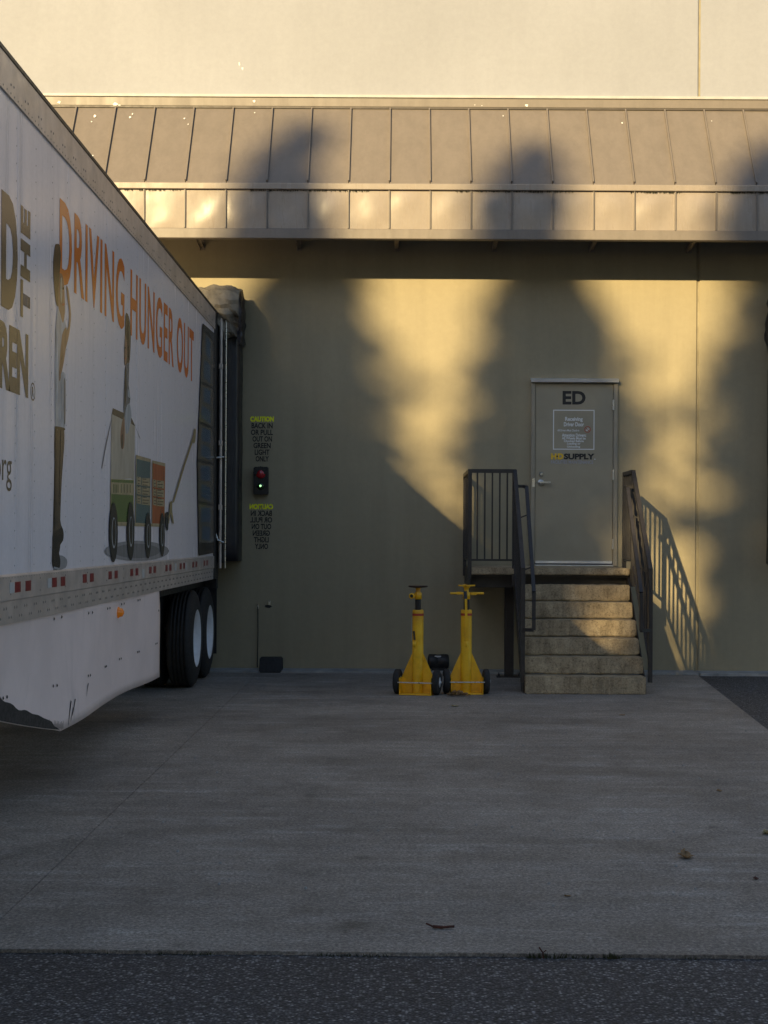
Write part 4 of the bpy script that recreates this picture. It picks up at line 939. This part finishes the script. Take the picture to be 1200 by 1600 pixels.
# leaf pile against the right stand
random.seed(21); m = MB(); c0 = ground_at(714, 1086)
for i in range(170):
    x = c0.x + random.gauss(0, 0.055); y = c0.y - 0.06 - abs(random.gauss(0, 0.035)); z = 0.004 + max(0, 0.045 - abs(x - c0.x) * 0.4) * random.random()
    a = random.uniform(0, 6.28); tl = random.uniform(-0.9, 0.9); s = random.uniform(0.012, 0.026)
    u = Vector((math.cos(a), math.sin(a), 0.3 * tl)) * s; v = Vector((-math.sin(a), math.cos(a), tl)) * s * 0.6; c = Vector((x, y, z + abs(u.z) + abs(v.z)))
    m.add([c - u, c + v * .8, c + u, c - v], [(0, 1, 2, 3)])
tag(put('leaf_litter', m, 'leaf'), 'small heap of brown dry leaves at the foot of the stand', 'leaf litter', kind='stuff')
# weeds along the slab's front edge
m = MB(); random.seed(5)
for i in range(700):
    if i % 3 and i < 300: continue
    if i < 300: x = random.gauss(at(850, 1490, FE).x, 0.05) if i < 170 else random.gauss(at(955, 1490, FE).x, 0.012)
    else: x = random.uniform(-1.7, 1.6)
    if i >= 300 and noise.noise((x * 3, 0, 8)) < 0.08: continue
    y = FE - 0.012 * x - random.uniform(0.0, 0.02); h = random.uniform(0.004, 0.016) * (1.6 if i < 300 else 1); dx = random.uniform(-.01, .01); b = random.uniform(.0015, .004)
    m.add([(x - b, y, -0.014), (x + b, y, -0.014), (x + dx, y - random.uniform(0, .01), -0.012 + h)], [(0, 1, 2)])
tag(put('weeds', m, 'weed'), 'sparse dark weeds in the joint between concrete and asphalt', 'weeds', kind='stuff')
xw = at(849, 1487, FE).x
tag(put('twig', MB().path([(xw, FE - 0.02, -0.02), (xw - 0.005, FE - 0.025, 0.01), (xw - 0.018, FE - 0.02, 0.028)], 0.003, 6).path([(xw - 0.005, FE - 0.025, 0.008), (xw + 0.008, FE - 0.03, 0.02)], 0.002, 6), 'stick'), 'tiny dark twig standing in the joint at the slab edge', 'twig')
# pebbles and grit
m = MB(); random.seed(9)
for i in range(140):
    p = Vector((random.uniform(-1.6, 3.0), random.uniform(6, 16.8), 0)); s = random.uniform(.003, .009)
    m.lathe(p, p + Vector((0, 0, 1)), [(0, s), (s * .7, s * .8), (s * 1.1, s * .2)], 5)
tag(put('grit', m, 'strip'), 'scattered grit and tiny pebbles over the concrete', 'grit', kind='stuff')

# ------------------------------------------------------------------ the conifer row behind the viewer whose shadows fall on the wall
LT = 46.0                                                      # metres from wall to tree row
def crown_mesh(h, seed, prof, dens, stray=0.12):
    rnd = random.Random(seed); m = MB(); top = h
    def R(dz):
        for (a, ra), (b, rb) in zip(prof, prof[1:]):
            if dz <= b: return ra + (rb - ra) * (dz - a) / (b - a)
        return prof[-1][1]
    dz = 0.0
    vs, fs = [], []
    while dz < h - 1.2:
        r0 = R(dz); nb = 7 if dz < 9 else 10
        for k in range(nb):
            a = rnd.uniform(0, 2 * math.pi); ln = r0 * rnd.uniform(0.5, 0.95) * (1.5 if rnd.random() < stray else 1.0); droop = rnd.uniform(0.1, 0.55)
            nq = max(3, int(ln * (34 if dz < 9 else 16)))
            for q in range(nq):
                u = math.sqrt(rnd.random()); r = ln * u; wob = 0.16 * (1.15 - u) + 0.03
                c = Vector((r * math.cos(a), r * math.sin(a), top - dz - 0.05 - droop * r)) + Vector((rnd.gauss(0, wob), rnd.gauss(0, wob), rnd.gauss(0, wob * 0.8)))
                s = rnd.uniform(0.07, 0.15) * (1 if dz < 9 else 2.2)
                o = Vector((math.cos(a), math.sin(a), rnd.uniform(-.6, .3))) * s
                t_ = Vector((rnd.uniform(-1, 1), rnd.uniform(-1, 1), rnd.uniform(-1, 1))); t_ = o.cross(t_).normalized() * s * 0.5
                b = len(vs); vs += [c - o, c + t_, c + o, c - t_]; fs.append((b, b + 1, b + 2, b + 3))
        dz += 0.11 if dz < 9 else 0.3
    me = bpy.data.meshes.new('crown'); me.from_pydata(vs, [], fs); me.materials.append(M['needles']); return me
PROF = [(0, 0.08), (0.25, 0.32), (0.6, 0.46), (1.2, 0.58), (1.7, 0.76), (2.7, 1.02), (3.6, 1.1), (5.0, 1.22), (5.8, 1.4), (6.8, 1.9), (9, 2.2), (30, 3.0)]
def tree(xs_, zs_, seed, label, prof=PROF, yj=0.0, stray=0.12):
    L = LT + yj; x = xs_ - TH * L; y = WD - L; h = zs_ + TV * L
    t = thing('conifer_tree', (x, y, -0.014), label, 'tree', 'row of conifers facing the warehouse')
    me = crown_mesh(h + 0.014, seed, prof, 2.6, stray); o = bpy.data.objects.new('crown', me); COL.objects.link(o); o.parent = t
    tr = MB().lathe((0, 0, 0), (0, 0, 1), [(0, 0.36), (0.3, 0.28), (h * 0.5, 0.18), (h * 0.9, 0.05), (h - 0.1, 0.02)], 10).mesh('trunk'); tr.materials.append(M['bark'])
    o = bpy.data.objects.new('trunk', tr); COL.objects.link(o); o.parent = t
tops = [(-9.8, 2.6, 'conifer at the far left end of the row behind the viewer'), (-7.0, 3.0, 'second conifer from the left end of the row behind the viewer'), (-4.2, 2.8, 'third conifer from the left, lower than the tall three'),
        (-1.02, 6.30, 'tall conifer whose shadow falls between trailer and door'), (1.74, 5.95, 'tall conifer whose shadow falls on the door'), (4.55, 6.05, 'tall conifer whose shadow falls at the right edge'),
        (7.0, 5.6, 'conifer just right of the tall three, behind the viewer'), (9.7, 6.0, 'second conifer from the right end of the row'), (12.4, 5.5, 'conifer at the far right end of the row behind the viewer')]
for i, (x, z, lb) in enumerate(tops):
    k = {4: 1.12, 5: 1.05}.get(i, 1.0)
    tree(x, z, 31 + i * 7, lb, [(a, b * (k if a > 1.5 else 1)) for a, b in PROF], 0.0, 0.16 if i in (4, 5) else 0.11)

# unseen conifer belt added beside the row to shut out low sky light
rnd = random.Random(77); vs, fs = [], []
for xa, xb in ((-95, -12.0 - TH * LT), (14.5 - TH * LT, 60)):
    for i in range(int((xb - xa) * 190)):
        x = rnd.uniform(xa, xb); peak = 20 + 4.5 * abs(math.sin(x * 1.15)) + 2 * noise.noise((x * 0.3, 0, 0)); z = peak * rnd.random() ** 0.8
        c = Vector((x, WD - LT + rnd.gauss(0, 1.3), z)); s_ = rnd.uniform(0.35, 0.75)
        o = Vector((rnd.uniform(-1, 1), rnd.uniform(-1, 1), rnd.uniform(-1, 1))).normalized() * s_; t_ = o.orthogonal().normalized() * s_ * 0.6
        b = len(vs); vs += [c - o, c + t_, c + o, c - t_]; fs.append((b, b + 1, b + 2, b + 3))
me = bpy.data.meshes.new('added_conifer_belt'); me.from_pydata(vs, [], fs); me.materials.append(M['needles'])
o = bpy.data.objects.new('added_conifer_belt', me); COL.objects.link(o); tag(o, 'dense unseen belt of conifers added on both sides behind the viewer to block low sky', 'wood', kind='stuff')
